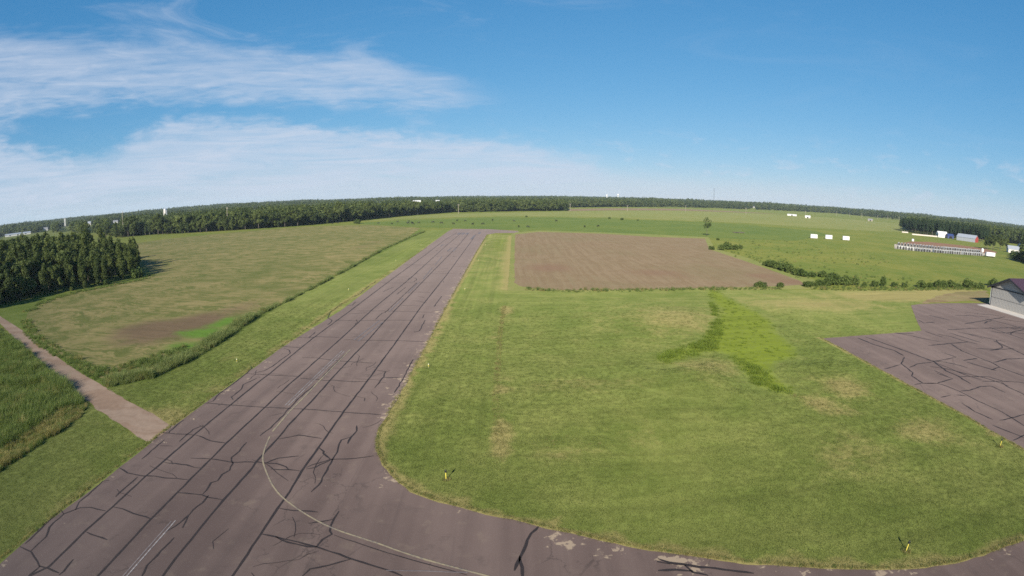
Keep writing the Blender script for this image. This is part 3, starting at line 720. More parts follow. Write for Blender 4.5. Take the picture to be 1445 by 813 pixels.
ribbon('hairline_crack', [(-12.64,30.06),(-9.23,28.86),(-6.46,27.95),(-2.84,26.67)], .07, .031, SEAL, taxiway, 3.3, .08, .4)
for k, p in enumerate([[(1.97,32.25),(1.36,31.33),(1.08,30.53),(0.55,28.76),(0.25,27.81),(0.18,27.13)], [(0.55,28.76),(0.68,27.49),(0.66,26.26)], [(9.66,27.73),(10.30,27.06),(11.24,26.74),(12.71,26.15),(15.59,24.95)], [(11.24,26.74),(11.60,25.89),(12.46,25.36)], [(9.50,27.35),(10.30,27.06)], [(9.37,26.52),(11.64,26.05)]]):
    ribbon('sealed_crack', p, .21, .031, SEAL, taxiway, 60. + k, .12, .4, .5)
APRON_CRACKS = [s for s in [
    [(62.57,79.53),(62.91,74.55),(64.50,70.58),(64.17,67.59)], [(64.83,79.87),(66.23,72.36),(67.21,66.10),(67.76,63.47),(66.04,58.58),(66.24,55.84),(65.43,52.28)], [(63.64,66.85),(60.27,63.64),(59.10,59.42),(57.66,58.04),(57.16,54.79),(59.60,54.14),(64.18,55.10)],
    [(55.31,62.06),(59.76,63.30)], [(60.31,61.67),(63.43,62.94),(67.05,63.11),(74.67,64.26),(74.01,67.38)], [(55.25,54.75),(57.16,54.89)], [(57.16,54.79),(59.67,54.22),(60.34,52.54),(60.65,50.52),(60.67,48.68),(60.75,45.49),(61.08,42.64),(60.91,39.84),(60.48,37.27),(60.22,36.18)],
    [(60.84,50.31),(63.03,50.09),(66.37,50.78),(68.49,50.30),(68.54,47.32)], [(57.31,46.60),(56.92,43.45),(57.37,40.51)], [(58.20,39.92),(60.91,39.84),(64.87,39.92)], [(55.65,49.33),(58.03,49.48)], [(58.98,49.34),(60.31,48.50)],
    [(66.09,55.70),(72.12,53.76),(72.98,51.26),(75.85,49.94),(76.86,48.76)], [(68.77,52.53),(72.98,51.26)], [(72.21,51.08),(71.41,49.22),(71.50,44.83)], [(81.19,71.91),(79.50,67.36),(79.67,62.80),(79.94,59.43),(79.13,57.03),(80.04,51.08)],
    [(74.60,71.94),(81.51,72.21),(86.91,72.09)], [(74.57,62.33),(78.87,62.55)], [(80.42,59.60),(85.66,60.43),(91.50,59.36)], [(75.82,56.45),(79.33,57.18)], [(74.45,61.34),(76.56,55.77)], [(95.00,71.78),(94.00,65.93),(92.92,60.38)],
    [(86.81,66.05),(94.77,65.53)], [(89.06,88.18),(92.93,88.49)], [(100.78,85.69),(105.99,86.66),(123.22,90.08)], [(90.12,81.59),(99.53,81.61),(106.97,80.36),(119.83,79.56)],
    [(105.58,81.57),(105.42,69.32)], [(92.50,78.57),(93.78,73.53)], [(88.43,79.27),(89.95,70.92)], [(63.33,58.03),(64.18,55.00)], [(63.92,59.33),(64.08,56.06)], [(55.79,39.29),(57.12,34.70)], [(54.87,34.76),(58.80,35.36)], [(97.07,95.23),(99.29,89.66)]]]
for k, p in enumerate(APRON_CRACKS): ribbon('sealed_crack', p, .10 + .0014 * math.hypot(*p[0]) + (.10 if math.hypot(*p[0]) > 95 else .03), .034, SEAL, apron, 90. + k, .16, .5, .7)

rc = random.Random(21)


def wander(x, y, a, n, st, turn):
    out = [(x, y)]
    for _ in range(n):
        a += rc.gauss(0, turn); x += math.cos(a) * st; y += math.sin(a) * st; out.append((x, y))
    return out


for k in range(46):     # finer cracks that branch across the apron between the sealed ones
    x, y = rc.uniform(62, 128), rc.uniform(34, 104)
    a = rc.choice([rad(-52), rad(-52), rad(-40), rad(30)]) + rc.gauss(0, .12)
    pts = [q for q in wander(x, y, a, rc.randint(4, 9), 1.6, .22) if inside(APRON, np.array([q[0]]), np.array([q[1]]))[0] and not inside(ISLAND, np.array([q[0]]), np.array([q[1]]))[0] and q[0] < 127]
    if len(pts) > 2: ribbon('fine_crack', pts, .08 + .0020 * math.hypot(x, y), .036, SEAL, apron, 200. + k, .12, .5, .7)
for k in range(44):     # unsealed cracks across the paving lanes
    x, y = rc.uniform(-36, -15), rc.uniform(20, 75) if k < 26 else rc.uniform(75, 230)
    a = rc.choice([0, math.pi / 2, 0]) + rc.gauss(0, .25)
    ribbon('fine_crack', wander(x, y, a, rc.randint(3, 6), rc.uniform(.6, 1.1), .3), .06 if y < 75 else .10, .036, SEAL, runway, 300. + k, .12, .5, .5)

PZ = .038
ribbon('painted_line', [(-25.62,28.78),(-25.35,21.26)], .09, PZ, PAINT_W, runway, 1, .01, .1, taper=False)
ribbon('painted_line', [(-25.91,28.58),(-25.62,20.90)], .10, PZ, PAINT_F, runway, 2, .01, .1, taper=False)
ribbon('painted_line', [(-26.09,53.34),(-26.12,76.01)], .085, PZ, PAINT_W, runway, 3, .01, .1, taper=False)
ribbon('painted_line', [(-25.69,53.32),(-25.66,75.67)], .085, PZ, PAINT_W, runway, 4, .01, .1, taper=False)
ribbon('painted_line', [(-25.01,76.73),(-24.89,61.55),(-24.78,55.73),(-24.84,51.94),(-24.55,46.30)], .20, PZ, PAINT_Y, runway, 5, .02, .15, taper=False)
ribbon('painted_line', smooth_line([(-24.34,45.16),(-23.81,42.93),(-23.20,40.93),(-22.52,39.56),(-21.01,37.30),(-19.60,35.48),(-18.07,34.06),(-15.82,32.45),(-13.03,30.90),(-9.39,29.59),(-6.53,28.39),(-2.87,27.06),(-1.00,26.33)]), .15, PZ, PAINT_Y, taxiway, 6, .02, .15, taper=False)
ribbon('painted_line', [(-8.05,26.65),(-5.53,26.85),(-2.81,26.88)], .09, PZ, PAINT_F, taxiway, 7, .02, .2, taper=False)
for s in ([(-25.99,82.24),(-25.12,96.59)], [(-25.13,81.43),(-24.15,94.89)], [(-25.04,104.15),(-25.01,118.60)], [(-25.06,124.90),(-25.22,142.00)], [(-25.06,146.98),(-25.98,170.85)], [(-26.07,178.03),(-26.98,203.61)]):
    ribbon('painted_line', s, .25, PZ, PAINT_F, runway, 8, .02, .2, taper=False)


def bar(pts):
    v = [(x, y, PZ) for x, y in pts]
    link('painted_bar', mesh('painted_bar', v, [tuple(range(len(v)))], PAINT_F), runway)


for cx, cy, w, l in [(-27.2, 230., .5, 14), (-25.0, 230., .5, 14), (-26.1, 238., 2.6, .8), (-26.1, 223., 2.6, .8), (-33.2, 250., .6, 10), (-31.4, 250., 1.2, .8), (-31.4, 256., 1.2, .8),
                     (-33, 330., 1.6, 16), (-30.4, 330., 1.6, 16), (-27.8, 330., 1.6, 16), (-22.0, 300., 1.2, 30), (-20.4, 334., 1.6, 14)]:
    bar([(cx - w / 2, cy - l / 2), (cx + w / 2, cy - l / 2), (cx + w / 2, cy + l / 2), (cx - w / 2, cy + l / 2)])

# ------------------------------------------------------------------ plants
PROTO = bpy.data.collections.new('scatter_sources')


def source(name, me):
    o = bpy.data.objects.new(name, me); PROTO_CUR.objects.link(o); return o


def scatter(name, coll, pts, rz, scl, var):
    me = bpy.data.meshes.new(name); n = len(pts)
    me.vertices.add(n); me.vertices.foreach_set('co', np.ascontiguousarray(pts, dtype=np.float32).ravel())
    a = me.attributes.new('rz', 'FLOAT', 'POINT'); a.data.foreach_set('value', rz.astype(np.float32))
    a = me.attributes.new('scl', 'FLOAT_VECTOR', 'POINT'); a.data.foreach_set('vector', np.ascontiguousarray(scl, dtype=np.float32).ravel())
    a = me.attributes.new('pick', 'INT', 'POINT'); a.data.foreach_set('value', var.astype(np.int32))
    o = link(name, me)
    ng = bpy.data.node_groups.new(name, 'GeometryNodeTree')
    ng.interface.new_socket('Geometry', in_out='INPUT', socket_type='NodeSocketGeometry')
    ng.interface.new_socket('Geometry', in_out='OUTPUT', socket_type='NodeSocketGeometry')
    N = ng.nodes; L = ng.links
    gi = N.new('NodeGroupInput'); go = N.new('NodeGroupOutput')
    ci = N.new('GeometryNodeCollectionInfo'); ci.inputs['Collection'].default_value = coll
    ci.inputs['Separate Children'].default_value = True; ci.inputs['Reset Children'].default_value = True
    ip = N.new('GeometryNodeInstanceOnPoints')
    def at(nm, ty):
        nd = N.new('GeometryNodeInputNamedAttribute'); nd.data_type = ty; nd.inputs['Name'].default_value = nm
        return nd.outputs['Attribute']
    cx = N.new('ShaderNodeCombineXYZ'); L.new(at('rz', 'FLOAT'), cx.inputs[2])
    L.new(gi.outputs[0], ip.inputs['Points']); L.new(ci.outputs[0], ip.inputs['Instance'])
    ip.inputs['Pick Instance'].default_value = True
    L.new(at('pick', 'INT'), ip.inputs['Instance Index']); L.new(cx.outputs[0], ip.inputs['Rotation']); L.new(at('scl', 'FLOAT_VECTOR'), ip.inputs['Scale'])
    L.new(ip.outputs[0], go.inputs[0])
    md = o.modifiers.new('scatter', 'NODES'); md.node_group = ng
    return o


def fill_poly(poly, per_m2):
    p = np.array(poly); lo, hi = p.min(0), p.max(0); n = int((hi - lo).prod() * per_m2)
    x = rng.uniform(lo[0], hi[0], n); y = rng.uniform(lo[1], hi[1], n); k = inside(poly, x, y)
    return np.column_stack([x[k], y[k]])


def even_poly(poly, gap):
    p = np.array(poly); lo, hi = p.min(0), p.max(0)
    gx, gy = np.meshgrid(np.arange(lo[0], hi[0], gap), np.arange(lo[1], hi[1], gap))
    x = gx.ravel() + rng.uniform(-.4, .4, gx.size) * gap; y = gy.ravel() + rng.uniform(-.4, .4, gx.size) * gap
    k = inside(poly, x, y)
    return np.column_stack([x[k], y[k]])


def along(line, width, per_m, side=0.0):
    out = []
    for k in range(len(line) - 1):
        a, b = np.array(line[k]), np.array(line[k + 1]); L = np.hypot(*(b - a)); n = rng.poisson(L * per_m)
        nr = np.array([-(b - a)[1], (b - a)[0]]) / (L + 1e-9)
        t = rng.uniform(0, 1, n)[:, None]; w = (rng.uniform(-.5, .5, n) * width + side)[:, None]
        out.append(a + (b - a) * t + nr * w)
    return np.vstack(out) if out else np.zeros((0, 2))


def tuft(seed, nb, h, spread, lean, w, mat, heads=0):
    r = np.random.default_rng(seed); v = []; f = []; vals = []
    for k in range(nb):
        a = r.uniform(0, 6.283); d = spread * math.sqrt(r.uniform(0, 1)); bx, by = d * math.cos(a), d * math.sin(a)
        t = r.uniform(0, 6.283); hh = h * r.uniform(.55, 1.1); ln = lean * hh * r.uniform(.3, 1.2)
        dx, dy = math.cos(t), math.sin(t); px, py = -dy * w * r.uniform(.6, 1.3), dx * w * r.uniform(.6, 1.3)
        b = len(v)
        v += [(bx - px, by - py, 0), (bx + px, by + py, 0), (bx + dx * ln * .35 - px * .8, by + dy * ln * .35 - py * .8, hh * .55),
              (bx + dx * ln * .35 + px * .8, by + dy * ln * .35 + py * .8, hh * .55), (bx + dx * ln, by + dy * ln, hh), (bx + dx * ln + .001, by + dy * ln, hh)]
        f += [(b, b + 1, b + 3, b + 2), (b + 2, b + 3, b + 5, b + 4)]
        q = r.uniform(0, 1); vals += [q, q]
    me = fast_mesh('tuft', np.array(v), np.array(f), mat); set_attr(me, 'v', vals, 'FACE')
    return me


def coll(name): return bpy.data.collections.new(name)


def fill_coll(c, meshes):
    for k, me in enumerate(meshes):
        c.objects.link(bpy.data.objects.new('%s_%02d' % (c.name, k), me))
    return c


TALL = fill_coll(coll('tall_tuft'), [tuft(k, 46, .92, .48, .85, .020, BLADE if k < 3 else BLADE_DRY) for k in range(4)])
LUSH = fill_coll(coll('lush_tuft'), [tuft(20 + k, 40, .8, .45, .5, .026, BLADE_LUSH) for k in range(3)])
DRYC = fill_coll(coll('dry_tuft'), [tuft(40 + k, 26, .22, .22, .8, .010, BLADE_DRY if k else BLADE) for k in range(3)])
SHORT = fill_coll(coll('short_tuft'), [tuft(60 + k, 22, .30, .30, .8, .014, BLADE) for k in range(3)])


def grassy(name, c, nvar, xy, smin, smax, z=0.0, bias=None, hvar=None):
    n = len(xy); s = rng.uniform(smin, smax, n)
    cl = np.array([mnoise.noise(Vector((float(a) * .22, float(b) * .22, 4.))) for a, b in xy]) if n else np.zeros(0)
    s = s * (1 + (.55 if hvar is None else hvar) * cl)
    scl = np.column_stack([s, s, s * rng.uniform(.75, 1.2, n)])
    var = rng.choice(nvar, n, p=bias)
    zz = np.full(n, float(z))
    if n and z == .05: zz += relief(xy[:, 0], xy[:, 1])
    o = scatter(name, c, np.column_stack([xy, zz]), rng.uniform(0, 6.283, n), scl, var)
    return tag(o, kind='stuff')


BANKT = fill_coll(coll('bank_tuft'), [tuft(140 + k, 46, .92, .46, .85, .018, BANK_BLADE if k < 3 else BLADE_DRY) for k in range(4)])
BANKBODY = [(-54.5,53.1),(-49.7,58.3),(-48.3,69.0),(-49.7,84.8),(-51.8,99.8),(-51.9,111.2),(-52.4,136.3),(-54.0,175.6),(-57.3,230.6),(-58.2,303.0),(-57.8,351.5)]
p = np.vstack([along(BANKBODY[:5], 2.8, 20, 1.9), along(BANKBODY[4:6], 1.5, 7, 1.0), along(BANKBODY[5:], .6, 2.6, .4)])
grassy('ditch_bank_grass', BANKT, 4, p, .6, 1.15, .01, [.3, .3, .3, .10])
WEEDBODY = [(-112.5,75.5),(-96.5,69.0),(-80.3,60.8),(-65.3,53.6),(-56.4,49.1),(-52.7,46.5),(-51.0,43.3),(-50.3,39.5),(-50.0,33.7),(-49.6,28.8)] + [(-53.5, 8.), (-56., -10.), (-150., 0.), (-175., 95.)]
WP = fill_poly(WEEDBODY, 5.5)
edge_d = seg_dist([(-49.6,28.8),(-50.0,33.7),(-50.3,39.5),(-51.0,43.3)], WP[:, 0], WP[:, 1])
near_edge = edge_d < 4.0
grassy('tall_weeds', TALL, 4, WP[~near_edge], .7, 1.35, 0, [.42, .35, .18, .05])
grassy('yellow_edge_grass', TALL, 4, np.vstack([WP[near_edge], WP[near_edge] + .3]), .55, .8, 0, [.15, .10, .10, .65])
SEDGE = fill_coll(coll('sedge_tuft'), [tuft(120 + k, 60, .26, .50, 1.5, .014, SWALE_BLADE) for k in range(4)])
grassy('swale_grass', SEDGE, 4, fill_poly(SWALE, .35), .5, .95, .05, None, .5)
DEEP = [(45.6,114.8),(43.5,103.4),(36.9,86.1),(32.3,76.6),(28.1,73.9),(21.7,69.6),(20.8,72.4),(26.4,77.6),(30.8,80.5),(39.3,95.8)]
grassy('swale_sedge', SEDGE, 4, fill_poly(DEEP, 1.6), .8, 1.9, .05, None, .8)
grassy('swale_channel_grass', SEDGE, 4, fill_poly([(32.5,71.6),(34.3,70.3),(34.9,63.0),(34.9,58.6),(34.7,55.8),(32.5,56.2),(31.2,59.8),(31.8,66.2)], 1.6), .8, 1.8, .05, None, .5)
p = np.vstack([along([(-116.6,87.3),(-100.1,75.9),(-89.4,70.5),(-78.1,65.4),(-66.7,60.5),(-58.0,56.6)], 3.0, 6), along([(-126.4,96.1),(-133.5,109.3),(-134.3,122.9),(-129.5,135.7),(-124.8,150.0),(-129.6,160.0)], 4.0, 5), fill_poly([(-76.2,63.6),(-65.2,59.4),(-56.1,54.9),(-57.0,57.5),(-52.5,64.8),(-51.6,74.1),(-55.5,75.3),(-58.2,66.3),(-61.6,61.0),(-71.1,63.5)], 2.4)])
grassy('field_edge_grass', TALL, 4, p, .45, .85, .01, [.4, .35, .15, .10])
p = np.vstack([along(CURVE, .30, 16, .18), along(APRON_EDGE, .35, 9, .18), along(runway_line_r[::1], .4, 6, -.15)])
grassy('pavement_edge_fringe', DRYC, 3, p, .35, .8, .05, [.25, .4, .35])
p = np.vstack([along([(-36.9, 14), (-37, 60)], .35, 10), along([(-37, 60), (-39, 240)], .5, 4)])
grassy('runway_edge_fringe', DRYC, 3, p, .4, .9, .012, [.3, .4, .3])
# cut turf near the pavement, blade by blade
TURF = fill_coll(coll('turf_tuft'), [tuft(80 + k, 34, .060, .30, 1.1, .008, TURF_BLADE) for k in range(4)])
near = even_poly([(-16, 20), (60, 18), (75, 60), (90, 125), (-16, 125)], .25)
near = near[inside(ISLAND, near[:, 0], near[:, 1]) & ~inside(SWALE, near[:, 0], near[:, 1])]
near = near[rng.uniform(0, 1, len(near)) < np.clip(1.0 - (np.hypot(near[:, 0] - 5, near[:, 1]) - 28) / 95, 0, 1) ** 1.3]
grassy('mown_turf', TURF, 4, near, .9, 1.1, .05, None, .05)
near = even_poly([(-53, 5), (-36.9, 5), (-37, 125), (-56, 125)], .28)
near = near[inside(VERGE, near[:, 0], near[:, 1]) & ~inside(TRACK, near[:, 0], near[:, 1]) & (near[:, 0] < -36.9)]
near = near[rng.uniform(0, 1, len(near)) < np.clip(1.0 - (np.hypot(near[:, 0], near[:, 1]) - 40) / 90, 0, 1)]
grassy('verge_turf', TURF, 4, near, .9, 1.1, .01, None, .05)
wornp = np.vstack([along([(-1.6,110.1),(-2.0,87.7),(-1.9,63.1),(-1.8,55.0),(-1.5,50.2),(-1.2,45.7)], .8, 12, 0), along([(34.9,55.7),(36.0,52.1),(37.4,48.5)], 1.4, 6, 0), fill_poly([(3.4,48.5),(9.0,47.9),(8.3,43.6),(3.1,44.2)], .5), fill_poly([(42.3,58.6),(47.2,57.6),(44.2,52.7),(39.4,53.3)], .8)])
grassy('dry_stalks', DRYC, 3, wornp, .35, .75, .05, [.1, .45, .45])
p = np.vstack([along([(3.1,130.9),(13.4,127.8),(27.7,128.3),(47.2,130.3),(73.1,131.3)], 4.0, 6), along([(83.0,131.8),(97.7,130.6),(127.9,130.5),(162.0,131.7)], 7.0, 6)])
grassy('fence_line_grass', TALL, 4, p, .35, .75, .03, [.35, .3, .15, .2])





def leaf_quads(r, cen, size, up, out_c, flat=.6):
    """leaf clusters: small bent diamonds turned mostly outward"""
    n = len(cen)
    nr = (cen - out_c); nr /= (np.linalg.norm(nr, axis=1, keepdims=True) + 1e-6)
    nr = nr * .8 + r.normal(0, .55, (n, 3)) + np.array([0, 0, up]); nr /= np.linalg.norm(nr, axis=1, keepdims=True)
    t = np.cross(nr, r.normal(0, 1, (n, 3))); t /= (np.linalg.norm(t, axis=1, keepdims=True) + 1e-6); b = np.cross(nr, t)
    s = (size * r.uniform(.6, 1.3, n))[:, None]
    v = np.stack([cen - t * s, cen - b * s * flat + nr * s * .12, cen + t * s, cen + b * s * flat + nr * s * .12], 1).reshape(-1, 3)
    f = np.arange(4 * n).reshape(n, 4)
    return v, f


def crown_mesh(seed, lobes, n, size, mat, up=.3, name='crown'):
    """lobes: (x,y,z,rx,ry,rz); leaf clusters lie near each lobe's skin, with per-cluster tone"""
    r = np.random.default_rng(seed); L = np.array(lobes)
    wgt = (L[:, 3] * L[:, 4] + L[:, 4] * L[:, 5] + L[:, 3] * L[:, 5]); wgt /= wgt.sum()
    k = r.choice(len(L), n, p=wgt)
    d = r.normal(0, 1, (n, 3)); d /= np.linalg.norm(d, axis=1, keepdims=True)
    rr = r.uniform(.55, 1.0, n) ** .6 * r.choice([1., 1.12, .9], n)
    cen = L[k, :3] + d * L[k, 3:] * rr[:, None]
    v, f = leaf_quads(r, cen, size, up, L[k, :3])
    me = fast_mesh(name, v, f, mat)
    tone = np.clip(r.uniform(.1, .9, len(L))[k] * .6 + r.uniform(0, 1, n) * .4, 0, 1)
    set_attr(me, 'v', tone, 'FACE')
    return me


def limb_mesh(seed, h, r0, bark, limbs=5, reach=1.6, start=.35, name='trunk'):
    r = np.random.default_rng(seed); mb = MB()
    bend = r.normal(0, .03 * h, 2)
    path = [(bend[0] * t * t, bend[1] * t * t, h * t) for t in (0, .2, .45, .7, 1.0)]
    mb.tube(path, [r0 * 1.25, r0, r0 * .75, r0 * .45, r0 * .12], 7)
    for k in range(limbs):
        t = start + (.9 - start) * (k + r.uniform(0, .6)) / limbs; a = r.uniform(0, 6.283)
        b = Vector((bend[0] * t * t, bend[1] * t * t, h * t)); L = reach * (1.15 - t) * r.uniform(.8, 1.3)
        e = b + Vector((math.cos(a) * L, math.sin(a) * L, L * r.uniform(.4, .9)))
        mb.tube([b, b.lerp(e, .5) + Vector((0, 0, .1 * L)), e], [r0 * .4 * (1.2 - t), r0 * .25 * (1.2 - t), r0 * .06], 5)
    return mb.data(name, bark, True)


def lobes_column(seed, h, rad_, base):
    r = np.random.default_rng(seed); out = []
    for k in range(15):
        t = (k + r.uniform(0, .8)) / 15; z = base + (h - base) * t
        w = rad_ * min(1.0, .55 + 1.6 * t) * (1 - .62 * t ** 3.5) * r.uniform(.75, 1.2)
        a = r.uniform(0, 6.283); o = w * r.uniform(.15, .6)
        q = w * r.uniform(.5, .75)
        out.append((o * math.cos(a), o * math.sin(a), z, q, q, q * r.uniform(1.0, 1.6)))
    return out


def lobes_round(seed, h, rad_, base, n=18):
    r = np.random.default_rng(seed); out = [(0, 0, base + (h - base) * .55, rad_ * .6, rad_ * .6, (h - base) * .38)]
    for k in range(n):
        u = r.uniform(-.75, 1.0); a = 2.4 * k + r.uniform(-.4, .4); w = rad_ * math.sqrt(max(.05, 1 - u * u)) * r.uniform(.6, .95)
        z = base + (h - base) * (.5 + .42 * u); q = rad_ * r.uniform(.26, .42)
        out.append((w * math.cos(a), w * math.sin(a), z, q, q, q * r.uniform(.7, 1.0)))
    return out


def lobes_pine(seed, h, rad_, base):
    r = np.random.default_rng(seed); out = []
    for k in range(18):
        t = (k + r.uniform(0, .5)) / 18; z = base + (h - base) * t; w = rad_ * (1.0 - .85 * t) * r.uniform(.7, 1.15); a = 2.4 * k + r.uniform(-.5, .5)
        out.append((.5 * w * math.cos(a), .5 * w * math.sin(a), z, w * .6, w * .6, .30 + .16 * w))
    return out


def lobes_bush(seed, h, rad_, n=12):
    r = np.random.default_rng(seed); out = []
    for k in range(n):
        a = r.uniform(0, 6.283); o = rad_ * math.sqrt(r.uniform(0, 1)) * .75; q = rad_ * r.uniform(.28, .5); zz = h * r.uniform(.32, .72) * (1.1 - .45 * o / rad_)
        out.append((o * math.cos(a), o * math.sin(a), zz, q, q, min(zz, h * .34)))
    return out


KINDS = {}
def kind(name, crowns, trunks): KINDS[name] = (crowns, trunks)
kind('aspen_tree', [crown_mesh(100 + k, lobes_column(k, 15.5, 2.9, 1.4), 2300, .40, LEAF) for k in range(5)], [limb_mesh(k, 13.5, .17, BARK, 6, 2.2, .25) for k in range(5)])
kind('broadleaf_tree', [crown_mesh(120 + k, lobes_round(k, 15.0, 4.7, 2.6), 2600, .50, LEAF) for k in range(5)], [limb_mesh(20 + k, 11.5, .26, BARK, 7, 4.0, .25) for k in range(5)])
kind('pine_tree', [crown_mesh(140 + k, lobes_pine(k, 17.5, 3.0, 6.0), 1500, .46, NEEDLE, .5) for k in range(4)], [limb_mesh(40 + k, 17.0, .20, BARK, 9, 2.2, .3) for k in range(4)])
kind('birch_tree', [crown_mesh(160 + k, lobes_column(30 + k, 12.5, 2.5, 3.2), 1100, .36, LEAF_PALE) for k in range(3)], [limb_mesh(60 + k, 11.5, .15, BARK_PALE, 6, 2.0, .3) for k in range(3)])
kind('open_tree', [crown_mesh(170 + k, lobes_round(70 + k, 12.0, 3.0, 3.6, 12), 420, .38, LEAF_PALE) for k in range(1)], [limb_mesh(70 + k, 10.5, .13, BARK, 8, 3.0, .25) for k in range(1)])
kind('shrub', [crown_mesh(180 + k, lobes_bush(k, 2.6, 1.8), 700, .26, SHRUB) for k in range(4)], [limb_mesh(80 + k, 1.5, .05, BARK, 5, 1.0, .15, 'stems') for k in range(4)])
NAMES = {'shrub': ('foliage', 'stems')}


def plant(kind_, x, y, s, sz=None, label=None, group=None, name=None, z=None, split=True):
    cr, tr = KINDS[kind_]; k = random.randrange(len(cr)); nm = NAMES.get(kind_, ('crown', 'trunk'))
    zz = float(hills(np.array(float(x)), np.array(float(y)))) if z is None else z
    o = empty(name or kind_, (x, y, zz - .05), random.uniform(0, 6.28)); o.scale = (s, s, sz or s)
    link(nm[0], cr[k], o); link(nm[1], tr[k], o)
    return tag(o, label, 'shrub' if kind_ == 'shrub' else 'tree', group)


def poisson(poly, gap, tries=20000, cap=4000):
    p = np.array(poly); lo, hi = p.min(0), p.max(0); out = []; cell = {}
    x = rng.uniform(lo[0], hi[0], tries); y = rng.uniform(lo[1], hi[1], tries); ok = inside(poly, x, y)
    for a, b in zip(x[ok], y[ok]):
        i, j = int(a // gap), int(b // gap)
        if any((a - c[0]) ** 2 + (b - c[1]) ** 2 < gap * gap for di in (-1, 0, 1) for dj in (-1, 0, 1) for c in cell.get((i + di, j + dj), ())): continue
        cell.setdefault((i, j), []).append((a, b)); out.append((a, b))
        if len(out) >= cap: break
    return out


# --- the wood beyond the dirt track
WOOD = [(-144.0,98.1),(-144.5,107.4),(-142.6,115.4),(-138.6,125.2),(-133.8,138.5),(-131.6,150.3),(-135.5,157.0)] + [(-145., 168.), (-158., 186.), (-180., 198.), (-205., 205.), (-300., 215.), (-330., 90.), (-190., 40.)]
wp = poisson(WOOD, 4.4)
front = [(-144.0,98.1),(-144.5,107.4),(-142.6,115.4),(-138.6,125.2),(-133.8,138.5),(-132.3,151.9)] + [(-145., 168.), (-158., 186.), (-180., 198.)]
wx = np.array(wp); wd = seg_dist(front, wx[:, 0], wx[:, 1]); order = np.argsort(wd)
rest = []
for q, i in enumerate(order):
    x, y = wp[i]; d = wd[i]
    s = (.62 + .018 * d if d < 16 else .92) * random.uniform(.86, 1.14)
    s *= .80 + .20 * min(1, max(0, (-128 - x) / 45))
    if q < 120:
        k = 'aspen_tree' if random.random() < .52 else 'broadleaf_tree'
        if k == 'broadleaf_tree': s *= .86
        if d < 3.2: lab = 'slim dark green tree on the grassy front edge of the wood by the dirt track' if k == 'aspen_tree' else 'rounded dark green tree on the grassy front edge of the wood by the dirt track'
        elif d < 8: lab = 'slim dark green tree just behind the front row of the wood by the dirt track' if k == 'aspen_tree' else 'broad rounded tree just behind the front row of the wood by the dirt track'
        else: lab = 'tall slim tree standing deeper inside the wood by the dirt track' if k == 'aspen_tree' else 'broad tree standing deeper inside the wood by the dirt track'
        ang = math.degrees(math.atan2(x, y)); wz = 'field corner' if ang > -44 else 'middle' if ang > -51 else 'frame edge'
        sz = s * random.uniform(.9, 1.2); hw_ = 'taller' if sz > .93 else 'shorter'
        kn = 'slim' if k == 'aspen_tree' else 'rounded'
        rw = 'front edge row' if d < 3.2 else 'second row' if d < 8 else 'inner rows'
        lab = '%s %s tree in the %s, %s part of the trackside wood' % (hw_, kn, rw, wz)
        plant(k, x, y, s, sz, lab, lab); continue
        plant(k, x, y, s, s * random.uniform(.95, 1.15), lab, ' '.join(lab.split()[:3]) + 's, ' + ('front edge' if d < 3.2 else 'second row' if d < 8 else 'inside') + ' of the wood by the track')
    else: rest.append((x, y, s))
rest = np.array(rest)
CW = coll('wood_tree')
for k in range(5): CW.objects.link(bpy.data.objects.new('wood_tree_%02d' % k, KINDS['aspen_tree'][0][k]))
for k in range(3): CW.objects.link(bpy.data.objects.new('wood_tree_%02d' % (k + 5), KINDS['broadleaf_tree'][0][k]))
n = len(rest)
tag(scatter('dense_wood', CW, np.column_stack([rest[:, :2], np.zeros(n)]), rng.uniform(0, 6.28, n), np.column_stack([rest[:, 2]] * 2 + [rest[:, 2] * rng.uniform(.92, 1.12, n)]), rng.integers(0, 8, n)), kind='stuff')
for px, s, l in [([(-133.8,138.5)][0], .9, 'low shrub at the foot of the wood beside the stubble field'), ([(-131.4,153.5)][0], 1.5, 'bushy shrub on the field-side corner of the wood')]:
    plant('shrub', px[0], px[1] - .5, s, None, l)
for (x, y), k, s, l in [([(-399.6,419.9)][0], 'broadleaf_tree', .95, 'dark rounded tree standing just behind the wood beside a tall pole'), ([(-375.0,409.0)][0], 'aspen_tree', 1.0, 'narrow dark tree standing behind the wood next to a tall pole'),
                        ([(-357.3,415.6)][0], 'broadleaf_tree', .62, 'small pale green tree at the near end of the tree belt'), ([(-355.3,344.3)][0], 'broadleaf_tree', 1.25, 'large dark tree rising above the back of the wood')]:
    plant(k, x, y, s, None, l)

# --- tree belt along the far side of the stubble field
BELT = [(-363.2,414.6),(-346.3,421.8),(-302.2,416.4),(-273.6,422.5),(-247.5,430.8),(-221.4,445.1),(-196.6,462.8),(-179.5,493.9),(-162.8,535.1),(-147.9,598.8),(-128.2,670.0),(-108.0,718.6),(-92.5,767.5)]
def walk(line, gap):
    out = []; acc = 0.0
    for k in range(len(line) - 1):
        a, b = Vector(line[k]), Vector(line[k + 1]); L = (b - a).length; t = acc
        while t < L: out.append(tuple(a.lerp(b, t / L))); t += gap
        acc = t - L
    return out


